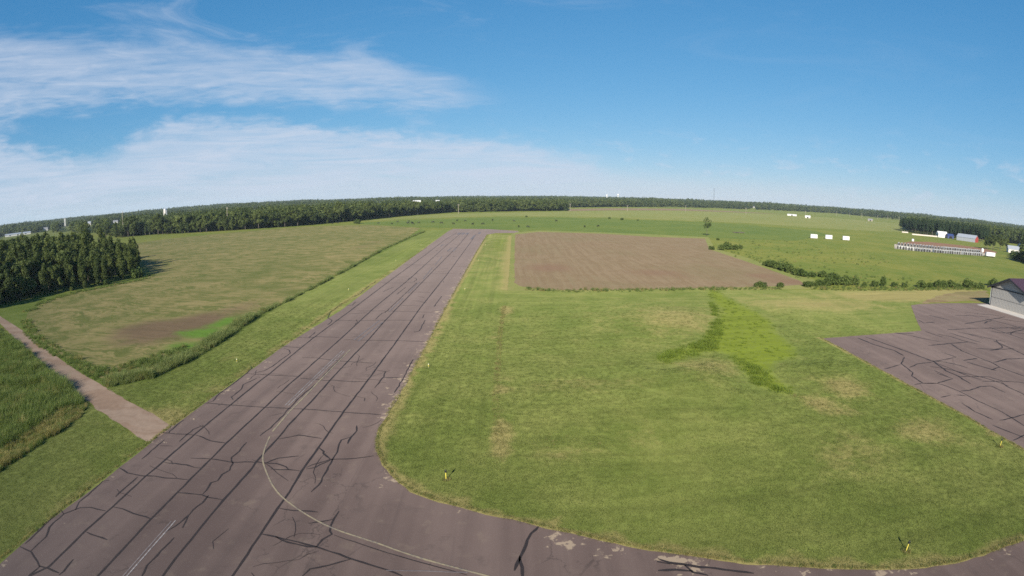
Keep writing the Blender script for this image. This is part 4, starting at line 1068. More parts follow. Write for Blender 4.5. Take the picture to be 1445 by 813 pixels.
bw = walk(BELT, 6.2)
for q, (x, y) in enumerate(bw):
    far = Vector((x, y)).length; u = random.random()
    bk = Vector((x, y)).normalized() * random.uniform(0, 7)
    k = 'birch_tree' if u < .16 else 'aspen_tree' if u < .34 else 'broadleaf_tree'
    s = random.choice([.62, .8, .95, 1.05, 1.2]) * random.uniform(.9, 1.1) * (.6 if far < 520 and x < -280 else 1.0) * (.98 if k != 'aspen_tree' else .92)
    where = 'behind the far side of the stubble field' if x < -165 else 'at the edge of the grazed pasture'
    sz = s * random.uniform(.9, 1.15); sect = 'below the silo' if x < -290 else 'near the tall pole' if x < -225 else 'past the tall pole' if x < -165 else 'above the cows' if x < -128 else 'at the far end'
    lab = {'birch_tree': 'pale thin tree ', 'aspen_tree': 'narrow dark tree ', 'broadleaf_tree': 'rounded leafy tree '}[k] + ('taller than its neighbours ' if sz > 1.13 else 'of even height ' if sz > .85 else 'lower than its neighbours ') + 'in the belt ' + sect
    plant(k, x + bk.x, y + bk.y, s, sz, lab, 'tree belt: ' + lab)

# --- pine stand beside the farm
PINES = [(493.0,541.3),(488.4,523.5),(483.1,501.4),(490.0,482.2),(511.4,470.8),(505.5,417.7),(562.1,452.3)] + [(560., 470.), (600., 520.), (590., 600.), (530., 600.)]
pp = poisson(PINES, 6.0)
pd = seg_dist([(493.0,541.3),(488.4,523.5),(483.1,501.4),(490.0,482.2),(511.4,470.8),(505.5,417.7)], np.array(pp)[:, 0], np.array(pp)[:, 1])
prest = []
for q, i in enumerate(np.argsort(pd)):
    x, y = pp[i]; s = random.uniform(.86, 1.1)
    if q < 48:
        lab = 'bare trunked pine in the front row of the pine stand behind the white barn' if pd[i] < 6 else 'dark pine in the second rows of the pine stand behind the white barn'
        wz = 'at the meadow corner' if x < 508 and y > 515 else 'behind the low pale wall' if y > 468 else 'behind the white barn' if y > 440 else 'behind the long grey shed'
        sz = s * random.uniform(.92, 1.12); hw_ = 'taller' if sz > 1.0 else 'shorter'
        lab = '%s pine in the %s of the stand %s' % (hw_ + (' bare trunked' if pd[i] < 6 else ' dark'), 'front row' if pd[i] < 6 else 'second rows', wz)
        plant('pine_tree', x, y, s, sz, lab, lab)
    else: prest.append((x, y, s))
CP = coll('pine_source')
for k in range(4): CP.objects.link(bpy.data.objects.new('pine_source_%02d' % k, KINDS['pine_tree'][0][k]))
pr = np.array(prest); n = len(pr)
tag(scatter('pine_stand', CP, np.column_stack([pr[:, :2], np.zeros(n)]), rng.uniform(0, 6.28, n), np.column_stack([pr[:, 2]] * 3), rng.integers(0, 4, n)), kind='stuff')
for (x, y), s, l in [([(398.5,321.7)][0], .78, 'dark rounded tree, nearer the hutches, in the clump by the farm lane'), ([(402.5,317.8)][0], .85, 'broad middle tree of the clump by the farm lane'), ([(415.6,319.3)][0], .95, 'tallest tree of the clump beside the grey roofed farm houses'),
                     ([(449.2,337.8)][0], .75, 'small tree on the house side of the clump by the farm lane'), ([(633.4,465.5)][0], 1.1, 'big leafy tree behind the grey roofed farm houses'), ([(745.0,529.8)][0], 1.1, 'leafy tree at the frame edge behind the farm houses')]:
    plant('broadleaf_tree', x, y, s, None, l)
for (x, y), s, l in [([(334.4,241.0)][0], 2.6, 'large rounded bush in front of the grey farm houses'), ([(344.9,239.6)][0], 2.8, 'large rounded bush at the frame edge below the farm houses')]:
    plant('shrub', x, y, s, None, l)
x, y = [(126.3,329.6)][0]; plant('open_tree', x, y, 1.0, None, 'lone small tree with a thin open crown behind the tilled field')

# --- shrubs along the tilled field and the ditch line
SHR = [([(93.55,237.25)][0], 1.0, 'round dark shrub at the corner of the tilled field'), ([(98.38,236.47)][0], 1.3, 'wide shrub beside the corner of the tilled field'), ([(103.09,240.56)][0], 1.7, 'largest dark shrub of the clump at the tilled field corner'), ([(106.45,239.54)][0], 1.4, 'shrub in the clump at the tilled field corner, on the pasture side'), ([(112.30,245.66)][0], .9, 'low end shrub of the clump at the tilled field corner'), ([(120.64,296.18)][0], .7, 'tiny shrub alone in the pasture below the lone tree'),
       ([(94.03,180.67)][0], 1.0, 'first dark bush of the diagonal hedge at the tilled field edge'), ([(94.48,176.83)][0], 1.35, 'second dark bush of the diagonal hedge at the tilled field edge'), ([(94.93,173.13)][0], 1.5, 'biggest dark bush of the diagonal hedge at the tilled field edge'), ([(94.98,167.76)][0], 1.5, 'bushy middle shrub of the diagonal hedge at the tilled field edge'), ([(94.75,162.65)][0], 1.3, 'lower shrub of the diagonal hedge at the tilled field edge'), ([(94.07,156.98)][0], 1.2, 'shrub where the diagonal hedge thins out'), ([(94.53,153.93)][0], 1.2, 'last shrub of the diagonal hedge beside the tilled point'),
       ([(97.88,153.33)][0], .9, 'light green shrub behind the tilled field point'), ([(102.10,153.53)][0], 1.2, 'shrub behind the thicket beside the tilled field point'), ([(104.84,151.39)][0], 1.1, 'shrub on the upper edge of the thicket'), ([(67.49,133.53)][0], .8, 'small bush alone on the near edge of the tilled field'), ([(69.07,133.54)][0], .7, 'small bush touching the lone one on the tilled edge'), ([(74.62,133.55)][0], .75, 'flat low bush on the near edge of the tilled field'),
       ([(84.18,134.17)][0], 1.05, 'dark bush at the near point of the tilled field'), ([(86.96,135.39)][0], .8, 'paler bush beside the dark one at the tilled point'), ([(90.62,136.65)][0], 1.0, 'bush in the front of the thicket by the mown field'), ([(93.98,137.32)][0], 1.2, 'dark bush in the middle of the thicket'), ([(97.72,138.00)][0], 1.35, 'thick bush in the middle of the thicket'), ([(100.65,137.40)][0], 1.3, 'leafy bush on the far half of the thicket'), ([(104.11,137.44)][0], 1.1, 'end bush of the thicket by the mown field'),
       ([(107.04,135.54)][0], .6, 'tiny bush past the end of the thicket'), ([(110.73,134.93)][0], .9, 'low bush just before the little upright tree'), ([(119.48,134.99)][0], .7, 'low bush just after the little upright tree'), ([(123.48,134.35)][0], .7, 'small bush in the gap of the hedgerow'), ([(130.05,133.06)][0], 1.1, 'round bush standing out in the hedgerow before the hangar'), ([(134.64,133.07)][0], .8, 'low bush in the hedgerow before the hangar'), ([(138.96,133.75)][0], 1.1, 'bush in the hedgerow north of the brown ground'),
       ([(142.72,133.77)][0], 1.1, 'twin bush in the hedgerow north of the brown ground'), ([(146.99,133.78)][0], 1.15, 'peaked bush in the hedgerow'), ([(150.21,133.10)][0], .8, 'low bush between taller ones in the hedgerow'), ([(155.13,133.11)][0], 1.45, 'tall bush in the hedgerow near the hangar'), ([(158.54,132.40)][0], 1.2, 'bushy shrub in the hedgerow near the hangar'), ([(161.59,131.69)][0], 1.0, 'last bush of the hedgerow beside the hangar wall'), ([(174.34,136.16)][0], 1.3, 'bush peeking over the hangar corner')]
for (x, y), s, l in SHR:
    plant('shrub', x, y, s * random.uniform(.80, .95), s * random.uniform(.72, .98), l)
for (x, y), s, sz, l in [([(114.95,135.61)][0], .62, 1.35, 'small upright young tree standing in the hedgerow')]:
    plant('shrub', x, y, s, sz, l, name='young_tree')
for (x, y), s, l in [([(16.04,589.62)][0], .8, 'small dark bush on the pasture fence line beyond the runway end'), ([(103.75,562.22)][0], .9, 'small bush on the pasture line below the water towers'), ([(113.25,540.91)][0], 1.0, 'second small bush on the pasture line below the water towers'), ([(-142.48,477.21)][0], 1.9, 'round green bush at the end of the stubble field by the belt'), ([(127.50,531.11)][0], .6, 'tiny bush on the pasture line, last of its row')]:
    plant('shrub', x, y, s, None, l)
p = fill_poly([(92.7,238.7),(93.1,195.4),(90.4,165.7),(89.1,147.2),(103.1,138.1),(165.5,134.6),(178.9,145.8),(131.1,153.4),(122.4,164.6),(116.6,198.4),(117.6,243.3)], .05)
grassy('pasture_clumps', TALL, 4, p, .4, 1.1, 0, [.4, .3, .2, .1])
p = fill_poly([(121.3,301.2),(154.9,321.5),(180.3,299.2),(192.7,260.9),(187.4,214.9),(139.2,167.8),(122.2,190.0),(119.3,230.9)], .02)
grassy('pasture_rushes', TALL, 4, p, .4, 1.0, 0, [.4, .2, .2, .2])
mbp = MB(); rr = random.Random(3)
for k in range(60):
    a = rr.uniform(0, 6.28); c = Vector((rr.uniform(-4, 4), rr.uniform(-1.6, 1.6), rr.uniform(.1, .9))); d = Vector((math.cos(a), math.sin(a) * .5, rr.uniform(-.2, .3))) * rr.uniform(.8, 2.0)
    mbp.tube([c - d, c + d], [.09, .03], 5)
bp = mbp.build('brush_pile', BARK); bp.location = (*[(166.84,368.86)][0], 0); tag(bp, 'grey brown pile of cut branches in the pasture past the lone tree', 'brush pile')

# ------------------------------------------------------------------ airfield lights and markers
def edge_light():
    r = empty('runway_edge_light', (0, 0, 0))
    m = MB(); m.lathe([(.11, 0), (.11, .04), (.05, .06), (.035, .10)], 10); m.build('base_plate', POLEWOOD, r)
    m = MB(); m.tube([(0, 0, .08), (0, 0, .46)], .035, 8); m.build('stem', YELLOW, r)
    m = MB(); m.lathe([(.04, .45), (.055, .48), (.055, .58), (.04, .63), (.015, .66)], 12); m.build('lamp_globe', LENS, r)
    m = MB(); m.lathe([(.06, .42), (.085, .44), (.085, .475), (.06, .48)], 12); m.build('collar', YELLOW, r)
    return r


el0 = edge_light(); first = True
LIGHTS = [(-11.4, 68.8), (-11.6, 128.8), (-12.0, 189.), (-12.4, 249.), (-12.8, 309.), (-40.7, 68.3), (-41.4, 128.7), (-42.2, 189.), (-43.0, 249.), (-43.8, 309.)]
WHERE = ['nearest', 'second nearest', 'third', 'fourth', 'farthest']
for k, (x, y) in enumerate(LIGHTS):
    o = el0 if k == 0 else copy_tree(el0)
    o.location = (x, y, .05 if k < 5 else .012); o.rotation_euler.z = k * .7
    o.scale = (.8, .8, .8)
    tag(o, 'short yellow edge light, %s of those on the %s grass beside the runway' % (WHERE[k % 5], 'infield' if k < 5 else 'ditch side'), 'runway light', 'edge lights along the runway')


def taxi_marker():
    r = empty('taxiway_marker', (0, 0, 0))
    m = MB(); m.lathe([(.09, 0), (.09, .03), (.04, .05)], 10); m.build('base_plate', POLEWOOD, r)
    m = MB(); m.tube([(0, 0, .03), (0, 0, .70)], .034, 8); m.build('stake', YELLOW, r)
    m = MB(); m.lathe([(.04, .68), (.075, .70), (.085, .78), (.075, .90), (.04, .96)], 12); m.build('lamp_head', BLACK, r)
    m = MB(); m.lathe([(.088, .72), (.090, .74), (.088, .76)], 12); m.build('lens_band', FASCIA, r)
    return r


tm0 = taxi_marker()
for k, ((x, y), l) in enumerate(zip([(-5.49,38.88),(27.78,23.54),(51.51,34.26)], ['yellow stake with black head on the grass inside the runway turn', 'yellow stake with black head near the bottom curve of the taxiway', 'yellow stake with black head near the cracked apron edge'])):
    o = tm0 if k == 0 else copy_tree(tm0); o.location = (x, y, .05); o.rotation_euler.z = k
    tag(o, l, 'taxiway light', 'yellow stakes with black heads on the infield')
    grassy('marker_grass', DRYC, 3, np.array([(x + math.cos(q) * .22, y + math.sin(q) * .22) for q in np.arange(0, 6.2, .5)]), .7, 1.2, .05, [.5, .3, .2])

# ------------------------------------------------------------------ hangar and its pad
HX, HY0, HY1, HE, HA, HL = 133.5, 89.6, 104.5, 5.35, 8.55, 24.0
hg = empty('aircraft_hangar', (HX, (HY0 + HY1) / 2, 0)); tag(hg, 'pale grey aircraft hangar with a maroon roof beside the apron', 'hangar')
hw = (HY1 - HY0) / 2; t_ = .18
m = MB(); m.prism([(-hw, 0), (hw, 0), (hw, HE), (0, HA), (-hw, HE)], 'x', 0.10, HL, 0); wl = m.build('wall', SIDING, hg)
for sgn in (-1, 1):
    m = MB(); ov = 1.15; sl = (HA - HE) / hw
    e = hw + .75; ze = HE - .75 * sl
    pts = [(0, HA + .04), (sgn * e, ze + .04), (sgn * e, ze + .20), (0, HA + .22)]
    m.prism(pts if sgn < 0 else pts[::-1], 'x', -ov, HL + .6); rf = m.build('roof_slope', MAROON, hg)
    m = MB()
    for q in range(28):
        xx = -ov + .5 + q * .92
        m.prism([(sgn * .10, HA + .222 - .10 * sl), (sgn * (e - .02), ze + .202), (sgn * (e - .02), ze + .25), (sgn * .10, HA + .27 - .10 * sl)][::-sgn], 'x', xx, xx + .05)
    m.build('roof_ribs', MAROON, rf)
    m = MB(); m.prism([(0, HA - .26), (sgn * (e + .03), ze - .26), (sgn * (e + .03), ze + .22), (0, HA + .24)][::-sgn], 'x', -ov - .06, -ov - .003); m.build('rake_fascia', FASCIA, hg)
    m = MB(); m.prism([(0, HA - .02), (sgn * (e - .02), ze - .02), (sgn * (e - .02), ze + .035), (0, HA + .035)][::-sgn], 'x', -ov, .09); m.build('soffit', FASCIA, hg)
    m = MB(); m.box(-ov, HL + .6, *(sorted((sgn * (e + .003), sgn * (e + .10)))), ze - .02, ze + .16); m.build('gutter', FASCIA, hg)
dr = MB()
for q in range(2):
    z0, z1 = (0.05, 2.44) if q == 0 else (2.56, 5.10)
    d = MB(); d.box(.0, .095, -hw + .42, hw - .42, z0, z1)
    for rb in range(24):
        yy = -hw + .7 + rb * (2 * hw - 1.4) / 23
        d.box(-.03, -.001, yy - .03, yy + .03, z0 + .03, z1 - .03)
    d.build('door_leaf', SIDING, hg)
m = MB(); m.box(.03, .09, -hw + .42, hw - .42, 2.443, 2.557); m.build('door_joint', FASCIA, hg)
m = MB(); m.box(-.06, .095, -hw - .02, hw + .02, 5.13, 5.42); m.build('door_header', FASCIA, hg)
for sgn in (-1, 1):
    m = MB(); m.box(-.05, .095, *(sorted((sgn * (hw - .40), sgn * (hw - .20)))), 0, 5.12); m.build('door_jamb', FASCIA, hg)
    m = MB(); m.box(-.04, .094, *(sorted((sgn * (hw - .195), sgn * (hw + .03)))), 0.5, 5.12); m.build('corner_trim', WHITE, hg)
m = MB(); m.box(.3, .55, hw + .004, hw + .22, 4.1, 4.3); m.build('wall_lamp', FASCIA, hg)
pad = MB(); pad.box(128.3, 133.55, 84, 105.2, -.1, .085); tag(pad.build('concrete_pad', CONCRETE), kind='structure')

# ------------------------------------------------------------------ power poles
def power_pole():
    r = empty('power_pole', (0, 0, 0))
    m = MB(); m.tube([(0, 0, -.3), (0, 0, 7), (0, 0, 13)], [.30, .26, .20], 8); m.build('pole', POLEWOOD, r)
    m = MB(); m.box(-1.6, 1.6, .17, .33, 12.0, 12.25); ca = m.build('crossarm', POLEWOOD, r)
    for q in (-1.45, -.7, .7, 1.45):
        m = MB(); m.lathe([(.05, 12.25), (.09, 12.3), (.09, 12.42), (.04, 12.5)], 8, c=(q, .25)); m.build('insulator', LENS, ca)
    return r


pp0 = power_pole(); firstp = True
POLES = [((174.5, 334.5), 1.95, 'tallest pale pole, standing behind the wood by the dirt track'), ((321.5, 324.5), 1.66, 'tall pale pole in front of the tree belt beyond the stubble field'), ((428, 305), 1.35, 'pole half hidden by the tree belt'),
         ((589, 303.5), .98, 'pole at the last trees of the belt beyond the cows'), ((647, 301.5), .98, 'pole beyond the runway end where the tree belt stops'), ((804.5, 298.3), .92, 'pole at the left end of the brown strip'), ((885.5, 298.5), .82, 'pole just past the water towers on the meadow skyline'),
         ((967.5, 298.8), .95, 'pole on the meadow between the water towers and the radio mast'), ((1052.5, 303), 1.0, 'pole on the meadow just past the radio mast'), ((1136.5, 306.2), .95, 'pole beside the small far white house'), ((1180, 303), .95, 'far pole in front of the distant trees past the white house'),
         ((1199, 304.5), .9, 'faint far pole right after the white house ones'), ((1216, 308.5), 1.0, 'pole where the meadow meets the distant trees'), ((1238.5, 309), .9, 'pole against dark trees left of the pine stand'), ((1252.5, 311), 1.0, 'pole second before the pine stand'), ((1268.5, 312.5), .95, 'last pole before the pine stand')]
PPX = [(-373.86,419.39),(-263.90,447.69),(-318.64,774.04),(-122.51,684.67),(-72.40,720.69),(91.10,834.74),(193.38,881.01),(329.22,977.98),(432.99,925.85),(602.01,984.55),(907.41,1308.63),(980.77,1341.01),(919.12,1198.81),(987.96,1211.93),(1031.06,1217.90),(1053.67,1192.28)]
for k, ((x, y), (_, s, l)) in enumerate(zip(PPX, POLES)):
    o = pp0 if k == 0 else copy_tree(pp0)
    wide = 1.15 if k > 1 else 1.0
    o.location = (x, y, float(hills(np.array(x), np.array(y)))); o.scale = (wide, wide, s); o.rotation_euler.z = .25 if k > 1 else -.6
    tag(o, l, 'utility pole', 'power poles across the far fields')

# ------------------------------------------------------------------ farm
def gable_building(name, x, y, rz, w, d, eave, apex, wall, roof, label, cat, doors=(), windows=(), end_wall=None):
    """w along local x (ridge), d along local y"""
    r = empty(name, (x, y, float(hills(np.array(x), np.array(y)))), rz); tag(r, label, cat)
    m = MB(); m.prism([(-d / 2, -.2), (d / 2, -.2), (d / 2, eave), (0, apex), (-d / 2, eave)], 'x', -w / 2, w / 2); m.build('wall', wall, r)
    o = .35; sl = (apex - eave) / (d / 2)
    for sg in (-1, 1):
        m = MB(); m.prism([(0, apex + .02), (sg * (d / 2 + o), eave - o * sl + .02), (sg * (d / 2 + o), eave - o * sl + .17), (0, apex + .18)][::-sg], 'x', -w / 2 - o, w / 2 + o); m.build('roof_slope', roof, r)
    if end_wall:
        m = MB(); m.prism([(-d / 2 + .05, 0), (d / 2 - .05, 0), (d / 2 - .05, eave - .05), (0, apex - .08), (-d / 2 + .05, eave - .05)], 'x', w / 2 + .003, w / 2 + .06); m.build('end_wall', end_wall, r)
    for (u, z0, z1, ww, side) in doors:
        m = MB()
        if side == 'front': m.box(u - ww / 2, u + ww / 2, -d / 2 - .06, -d / 2 - .004, z0, z1)
        else:
            s2 = 1 if side == 'east' else -1
            m.box(*sorted((s2 * (w / 2 + .004), s2 * (w / 2 + .08))), u - ww / 2, u + ww / 2, z0, z1)
        m.build('door', DARK, r)
    for (u, z0, z1, ww) in windows:
        m = MB(); m.box(u - ww / 2, u + ww / 2, -d / 2 - .05, -d / 2 - .004, z0, z1); fr = m.build('window', WHITE, r)
        m = MB(); m.box(u - ww / 2 + .1, u + ww / 2 - .1, -d / 2 - .07, -d / 2 - .051, z0 + .1, z1 - .1); m.build('pane', DARK, fr)
    return r


bx = [(485.81,467.30)][0]; fr = [(486.77,424.55)][0]
gable_building('white_barn', bx[0], bx[1], rad(-24), 12, 9, 4.4, 6.6, WHITE, WHITE, 'small bright white barn at the foot of the pine stand', 'barn', doors=[(0, 0, 3.2, 3.0, 'west')])
gable_building('grey_shed', fr[0], fr[1], rad(-70), 24, 11, 4.0, 7.2, GREYMETAL, GREYMETAL, 'long grey metal shed with a red end wall below the pines', 'farm shed', doors=[(0, 0, 3.4, 4.2, 'west')], end_wall=REDWALL)
t1 = [(489.52,456.62)][0]
gable_building('machine_shed', t1[0], t1[1], rad(-24), 8, 7, 3.4, 5.0, BLUE, BLUE, 'small dark blue shed between the white barn and the long grey shed', 'shed', doors=[(0, 0, 2.6, 4.5, 'front')])
h1 = [(417.79,302.70)][0]; h2 = [(519.80,360.54)][0]
gable_building('farm_house', h1[0], h1[1], rad(-40), 15, 9, 3.0, 5.6, HOUSEWALL, GREYMETAL, 'low grey roofed farm house beside the tree clump', 'house', doors=[(1, 0, 2.1, 1.0, 'front')], windows=[(-4, 1, 2.2, 1.2), (4.5, 1, 2.2, 1.2)])
gable_building('farm_house', h2[0], h2[1], rad(-20), 20, 9, 3.0, 5.6, HOUSEWALL, GREYMETAL, 'long pale roofed farm building at the frame edge behind the grey house', 'house', doors=[(1, 0, 2.1, 1.0, 'front')], windows=[(-6, 1, 2.2, 1.2), (6, 1, 2.2, 1.2)])
for (x, y), rz, w, l in [([(461.80,472.85)][0], -.38, 34, 'long low pale concrete wall in front of the pine stand'), ([(469.89,518.59)][0], -.3, 9, 'short pale block wall at the corner of the pine stand')]:
    r = empty('bunker_wall', (x, y, 0), rz); tag(r, l, 'wall')
    m = MB(); m.box(-w / 2, w / 2, -.25, .25, -.2, 1.3); m.build('wall_panel', CONCRETE, r)
    m = MB(); m.box(-w / 2, w / 2, -1.0, -.251, -.2, .3); m.build('footing', CONCRETE, r)

# calf hutches: pale plastic huts with a dark doorway
def hutch():
    r = empty('calf_hutch', (0, 0, 0))
    w, d, e, a = 1.25, 2.1, 1.25, 1.65
    m = MB()
    m.prism([(-w / 2, 0), (-w / 2 + .09, 0), (-w / 2 + .14, e - .05), (0, a - .1), (w / 2 - .14, e - .05), (w / 2 - .09, 0), (w / 2, 0), (w / 2 - .06, e), (.18, a), (-.18, a), (-w / 2 + .06, e)], 'y', -d / 2, d / 2)
    m.prism([(-w / 2 + .08, 0), (w / 2 - .08, 0), (w / 2 - .13, e - .05), (0, a - .09), (-w / 2 + .13, e - .05)], 'y', d / 2 - .1, d / 2 - .02)
    m.build('shell', PLASTIC, r)
    m = MB(); m.prism([(-w / 2 + .09, .002), (w / 2 - .09, .002), (w / 2 - .15, e - .06), (0, a - .11), (-w / 2 + .15, e - .06)], 'y', -d / 2 + .25, -d / 2 + .30); m.build('doorway', DARK, r)
    return r


h0 = hutch(); cnt = 0
for row, (line, nn, lab) in enumerate([([(248.30,281.08),(253.25,268.76),(275.41,262.72),(312.61,257.29)], 34, 'pale plastic calf hutch in the front row of hutches facing the meadow'), ([(274.32,310.81),(285.16,302.97),(305.98,292.19),(342.17,283.44)], 30, 'pale plastic calf hutch in the back row of hutches against the bare soil')]):
    P_ = [Vector(q) for q in line]; Ls = [(P_[k + 1] - P_[k]).length for k in range(3)]; T = sum(Ls)
    for k in range(nn):
        if row == 0 and k in (12, 24): continue
        t = (k + .5) / nn * T; q = 0
        while t > Ls[q] and q < 2: t -= Ls[q]; q += 1
        c = P_[q].lerp(P_[q + 1], t / Ls[q]); dv = (P_[q + 1] - P_[q]).normalized()
        o = h0 if cnt == 0 else copy_tree(h0); cnt += 1
        s = 1.25 * random.uniform(.95, 1.06)
        o.location = (c.x, c.y, .03); o.rotation_euler.z = math.atan2(dv.y, dv.x) + random.uniform(-.12, .12); o.scale = (s, s, s)
        zn = 'meadow end' if k < nn / 3 else 'middle' if k < 2 * nn / 3 else 'trailer end'
        tag(o, 'pale calf hutch %s, %s of its row' % ('in the front row facing the meadow' if row == 0 else 'in the back row by bare soil', zn), 'calf hutch', 'calf hutches, %s row, %s' % ('front' if row == 0 else 'back', zn))
x, y = [(315.52,251.29)][0]
r = empty('white_trailer', (x, y, 0), -.45); tag(r, 'white box trailer at the house end of the hutch rows', 'trailer')
m = MB(); m.box(-3.6, 3.6, -1.2, 1.2, .8, 3.2); m.build('box_body', WHITE, r)
m = MB(); m.box(3.61, 3.66, -1.1, 1.1, .9, 3.1); m.build('rear_door', GREYMETAL, r)
for sx in (1.6, 2.5):
    for sy in (-1, 1):
        m = MB(); m.tube([(sx, sy * .85, .42), (sx, sy * 1.12, .42)], .42, 12); m.build('wheel', BLACK, r)
m = MB(); m.box(-5.0, -3.61, -.12, .12, .7, .85); m.build('drawbar', FASCIA, r)
x, y = [(328.57,269.83)][0]
r = empty('feed_bin', (x, y, 0)); tag(r, 'white feed bin on legs at the end of the hutch rows', 'feed bin')
m = MB(); m.lathe([(.3, 1.0), (1.1, 2.0), (1.1, 3.6), (.25, 4.3)], 12); m.build('tank', WHITE, r)
for q in range(4): m = MB(); m.tube([(.9 * math.cos(q * 1.57), .9 * math.sin(q * 1.57), 0), (1.0 * math.cos(q * 1.57), 1.0 * math.sin(q * 1.57), 2.3)], .06, 6); m.build('leg', GREYMETAL, r)
x, y = [(341.42,365.22)][0]
r = empty('water_tank', (x, y, 0)); tag(r, 'single white water tank in the grass behind the hutches', 'tank')
m = MB(); m.lathe([(1.1, 0), (1.15, .1), (1.15, 1.6), (.9, 1.9), (.25, 2.05)], 14); m.build('tank_body', WHITE, r)
m = MB(); m.lathe([(.25, 2.05), (.28, 2.07), (.28, 2.15), (.1, 2.18)], 10); m.build('lid', GREYMETAL, r)

# three white sheds in the pasture
for k, ((x, y), l) in enumerate(zip([(217.18,341.60),(230.24,340.75),(243.80,336.80)], ['white box shed in the pasture, the one farthest from the hutches', 'white box shed in the pasture, between the two others', 'white box shed in the pasture, the one closest to the hutches'])):
    if k == 0:
        r0 = r = empty('white_shed', (x, y, 0))
        m = MB(); m.box(-2.55, 2.55, -1.7, 1.7, .25, 2.9); m.build('wall', WHITE, r)
        m = MB(); m.prism([(-1.95, 2.91), (1.95, 2.70), (1.95, 2.80), (-1.95, 3.03)], 'x', -2.75, 2.75); m.build('roof', GREYMETAL, r)
        for sy in (-1.2, 1.2): m = MB(); m.box(-2.8, 2.8, sy - .12, sy + .12, 0, .245); m.build('skid', POLEWOOD, r)
        m = MB(); m.box(2.555, 2.60, -.5, .5, .3, 2.2); m.build('door', GREYMETAL, r)
    else: r = copy_tree(r0); r.location = (x, y, 0)
    r.rotation_euler.z = -.45 - .03 * k
    tag(r, l, 'shed', 'white box sheds in the pasture')

# ------------------------------------------------------------------ cattle
def cow_mesh(graze):
    me = bpy.data.meshes.new('cow')
    V = [(-.75, 0, 1.12), (-.35, 0, 1.06), (.15, 0, 1.05), (.62, 0, 1.12)]
    R = [(.27, .27), (.33, .33), (.36, .36), (.29, .30)]
    if graze: V += [(.95, 0, .95), (1.18, 0, .55), (1.30, 0, .22)]
    else: V += [(.98, 0, 1.30), (1.20, 0, 1.42), (1.50, 0, 1.28)]
    R += [(.19, .19), (.14, .14), (.085, .085)]
    E = [(k, k + 1) for k in range(6)]
    def leg(root, pts, rs):
        b = root
        for p, q in zip(pts, rs): V.append(p); R.append((q, q)); E.append((b, len(V) - 1)); b = len(V) - 1
    for sy in (-1, 1):
        leg(0, [(-.78, sy * .20, .85), (-.70, sy * .21, .62), (-.86, sy * .21, .40), (-.80, sy * .21, .04)], (.17, .11, .07, .06))
        leg(3, [(.58, sy * .20, .80), (.60, sy * .20, .45), (.58, sy * .20, .04)], (.14, .075, .06))
    leg(0, [(-1.0, 0, 1.12), (-1.06, 0, .75), (-1.05, 0, .42)], (.05, .03, .045))
    for sy in (-1, 1): leg(5, [(V[5][0] - .05, sy * .22, V[5][2] + .08)], (.05,))
    me.from_pydata(V, E, []); o = bpy.data.objects.new('cow', me); COL.objects.link(o)
    o.modifiers.new('skin', 'SKIN'); sk = me.skin_vertices[0].data
    for k, q in enumerate(R): sk[k].radius = q
    sk[1].use_root = True
    ss = o.modifiers.new('sub', 'SUBSURF'); ss.levels = 1; ss.render_levels = 1
    dg = bpy.context.evaluated_depsgraph_get(); out = bpy.data.meshes.new_from_object(o.evaluated_get(dg)); out.name = 'cow'
    bpy.data.objects.remove(o); out.materials.clear(); out.materials.append(COWHIDE)
    return out


cows = [cow_mesh(True), cow_mesh(True), cow_mesh(False)]
CP_ = [(-165.55,489.77),(-169.01,482.98),(-118.75,464.42),(-104.44,456.04),(-105.73,485.44),(-96.42,492.85),(-87.63,462.49),(-81.51,461.98),(-83.47,445.31),(-69.73,467.49),(-60.12,452.23),(-48.16,437.65),(-50.98,493.66),(-42.89,488.18),(-31.69,428.95),(-23.58,432.47),(-18.14,496.63),(1.92,482.18),(4.98,394.08),(11.71,391.58),(40.46,486.46),(54.68,398.89),(66.39,407.61),(-90.51,458.62)]
for k, (x, y) in enumerate(CP_):
    o = link('cow', cows[k % 3] if k % 4 else cows[2]); o.location = (x, y, 0.02); o.rotation_euler.z = random.choice([.2, 2.9, 1.0, -.3, 3.4]) + random.uniform(-.3, .3)
    s = random.uniform(.95, 1.25); o.scale = (s, s, s)
    side = 'near the tree belt' if x < -120 else 'beyond the runway end' if x < -10 else 'beyond the tilled field corner' if x < 60 else 'behind the tilled field'
    tag(o, ('black cow standing head up ' if (k % 3 == 2 or k % 4 == 0) else 'black cow with lowered head grazing ') + side, 'cow', 'black cattle %s %s' % ('standing' if (k % 3 == 2 or k % 4 == 0) else 'grazing', side))

# ------------------------------------------------------------------ far landmarks
def silo():
    x, y = -483., 638.
    r = empty('farm_silo', (x, y, 0)); tag(r, 'tall pale stave silo rising above the trees beyond the stubble field', 'silo')
    m = MB(); prof = []
    for k in range(23): prof += [(2.6, k * .98), (2.6, k * .98 + .90), (2.66, k * .98 + .905), (2.66, k * .98 + .975)]
    m.lathe(prof, 20); m.build('stave_body', STAVE, r)
    m = MB(); m.lathe([(2.75, 22.6), (2.5, 23.6), (1.7, 24.5), (.4, 25.1)], 20); m.build('dome_roof', GREYMETAL, r)
    m = MB(); m.box(2.55, 3.1, -.45, .45, 0, 22.3); m.build('chute', GREYMETAL, r)


silo()
hx = [(-476.51,588.27)][0]
gable_building('farm_house', hx[0], hx[1], rad(60), 11, 8, 5.2, 9.5, WHITE, HOUSEROOF, 'white gabled farm house among the trees below the silo', 'house', windows=[(-2.5, 1, 2.4, 1.0), (2.5, 1, 2.4, 1.0)])


def far_h(x, y): return float(hills(np.array(float(x)), np.array(float(y))))


def polar(az, d): return (d * math.sin(rad(az)), d * math.cos(rad(az)))


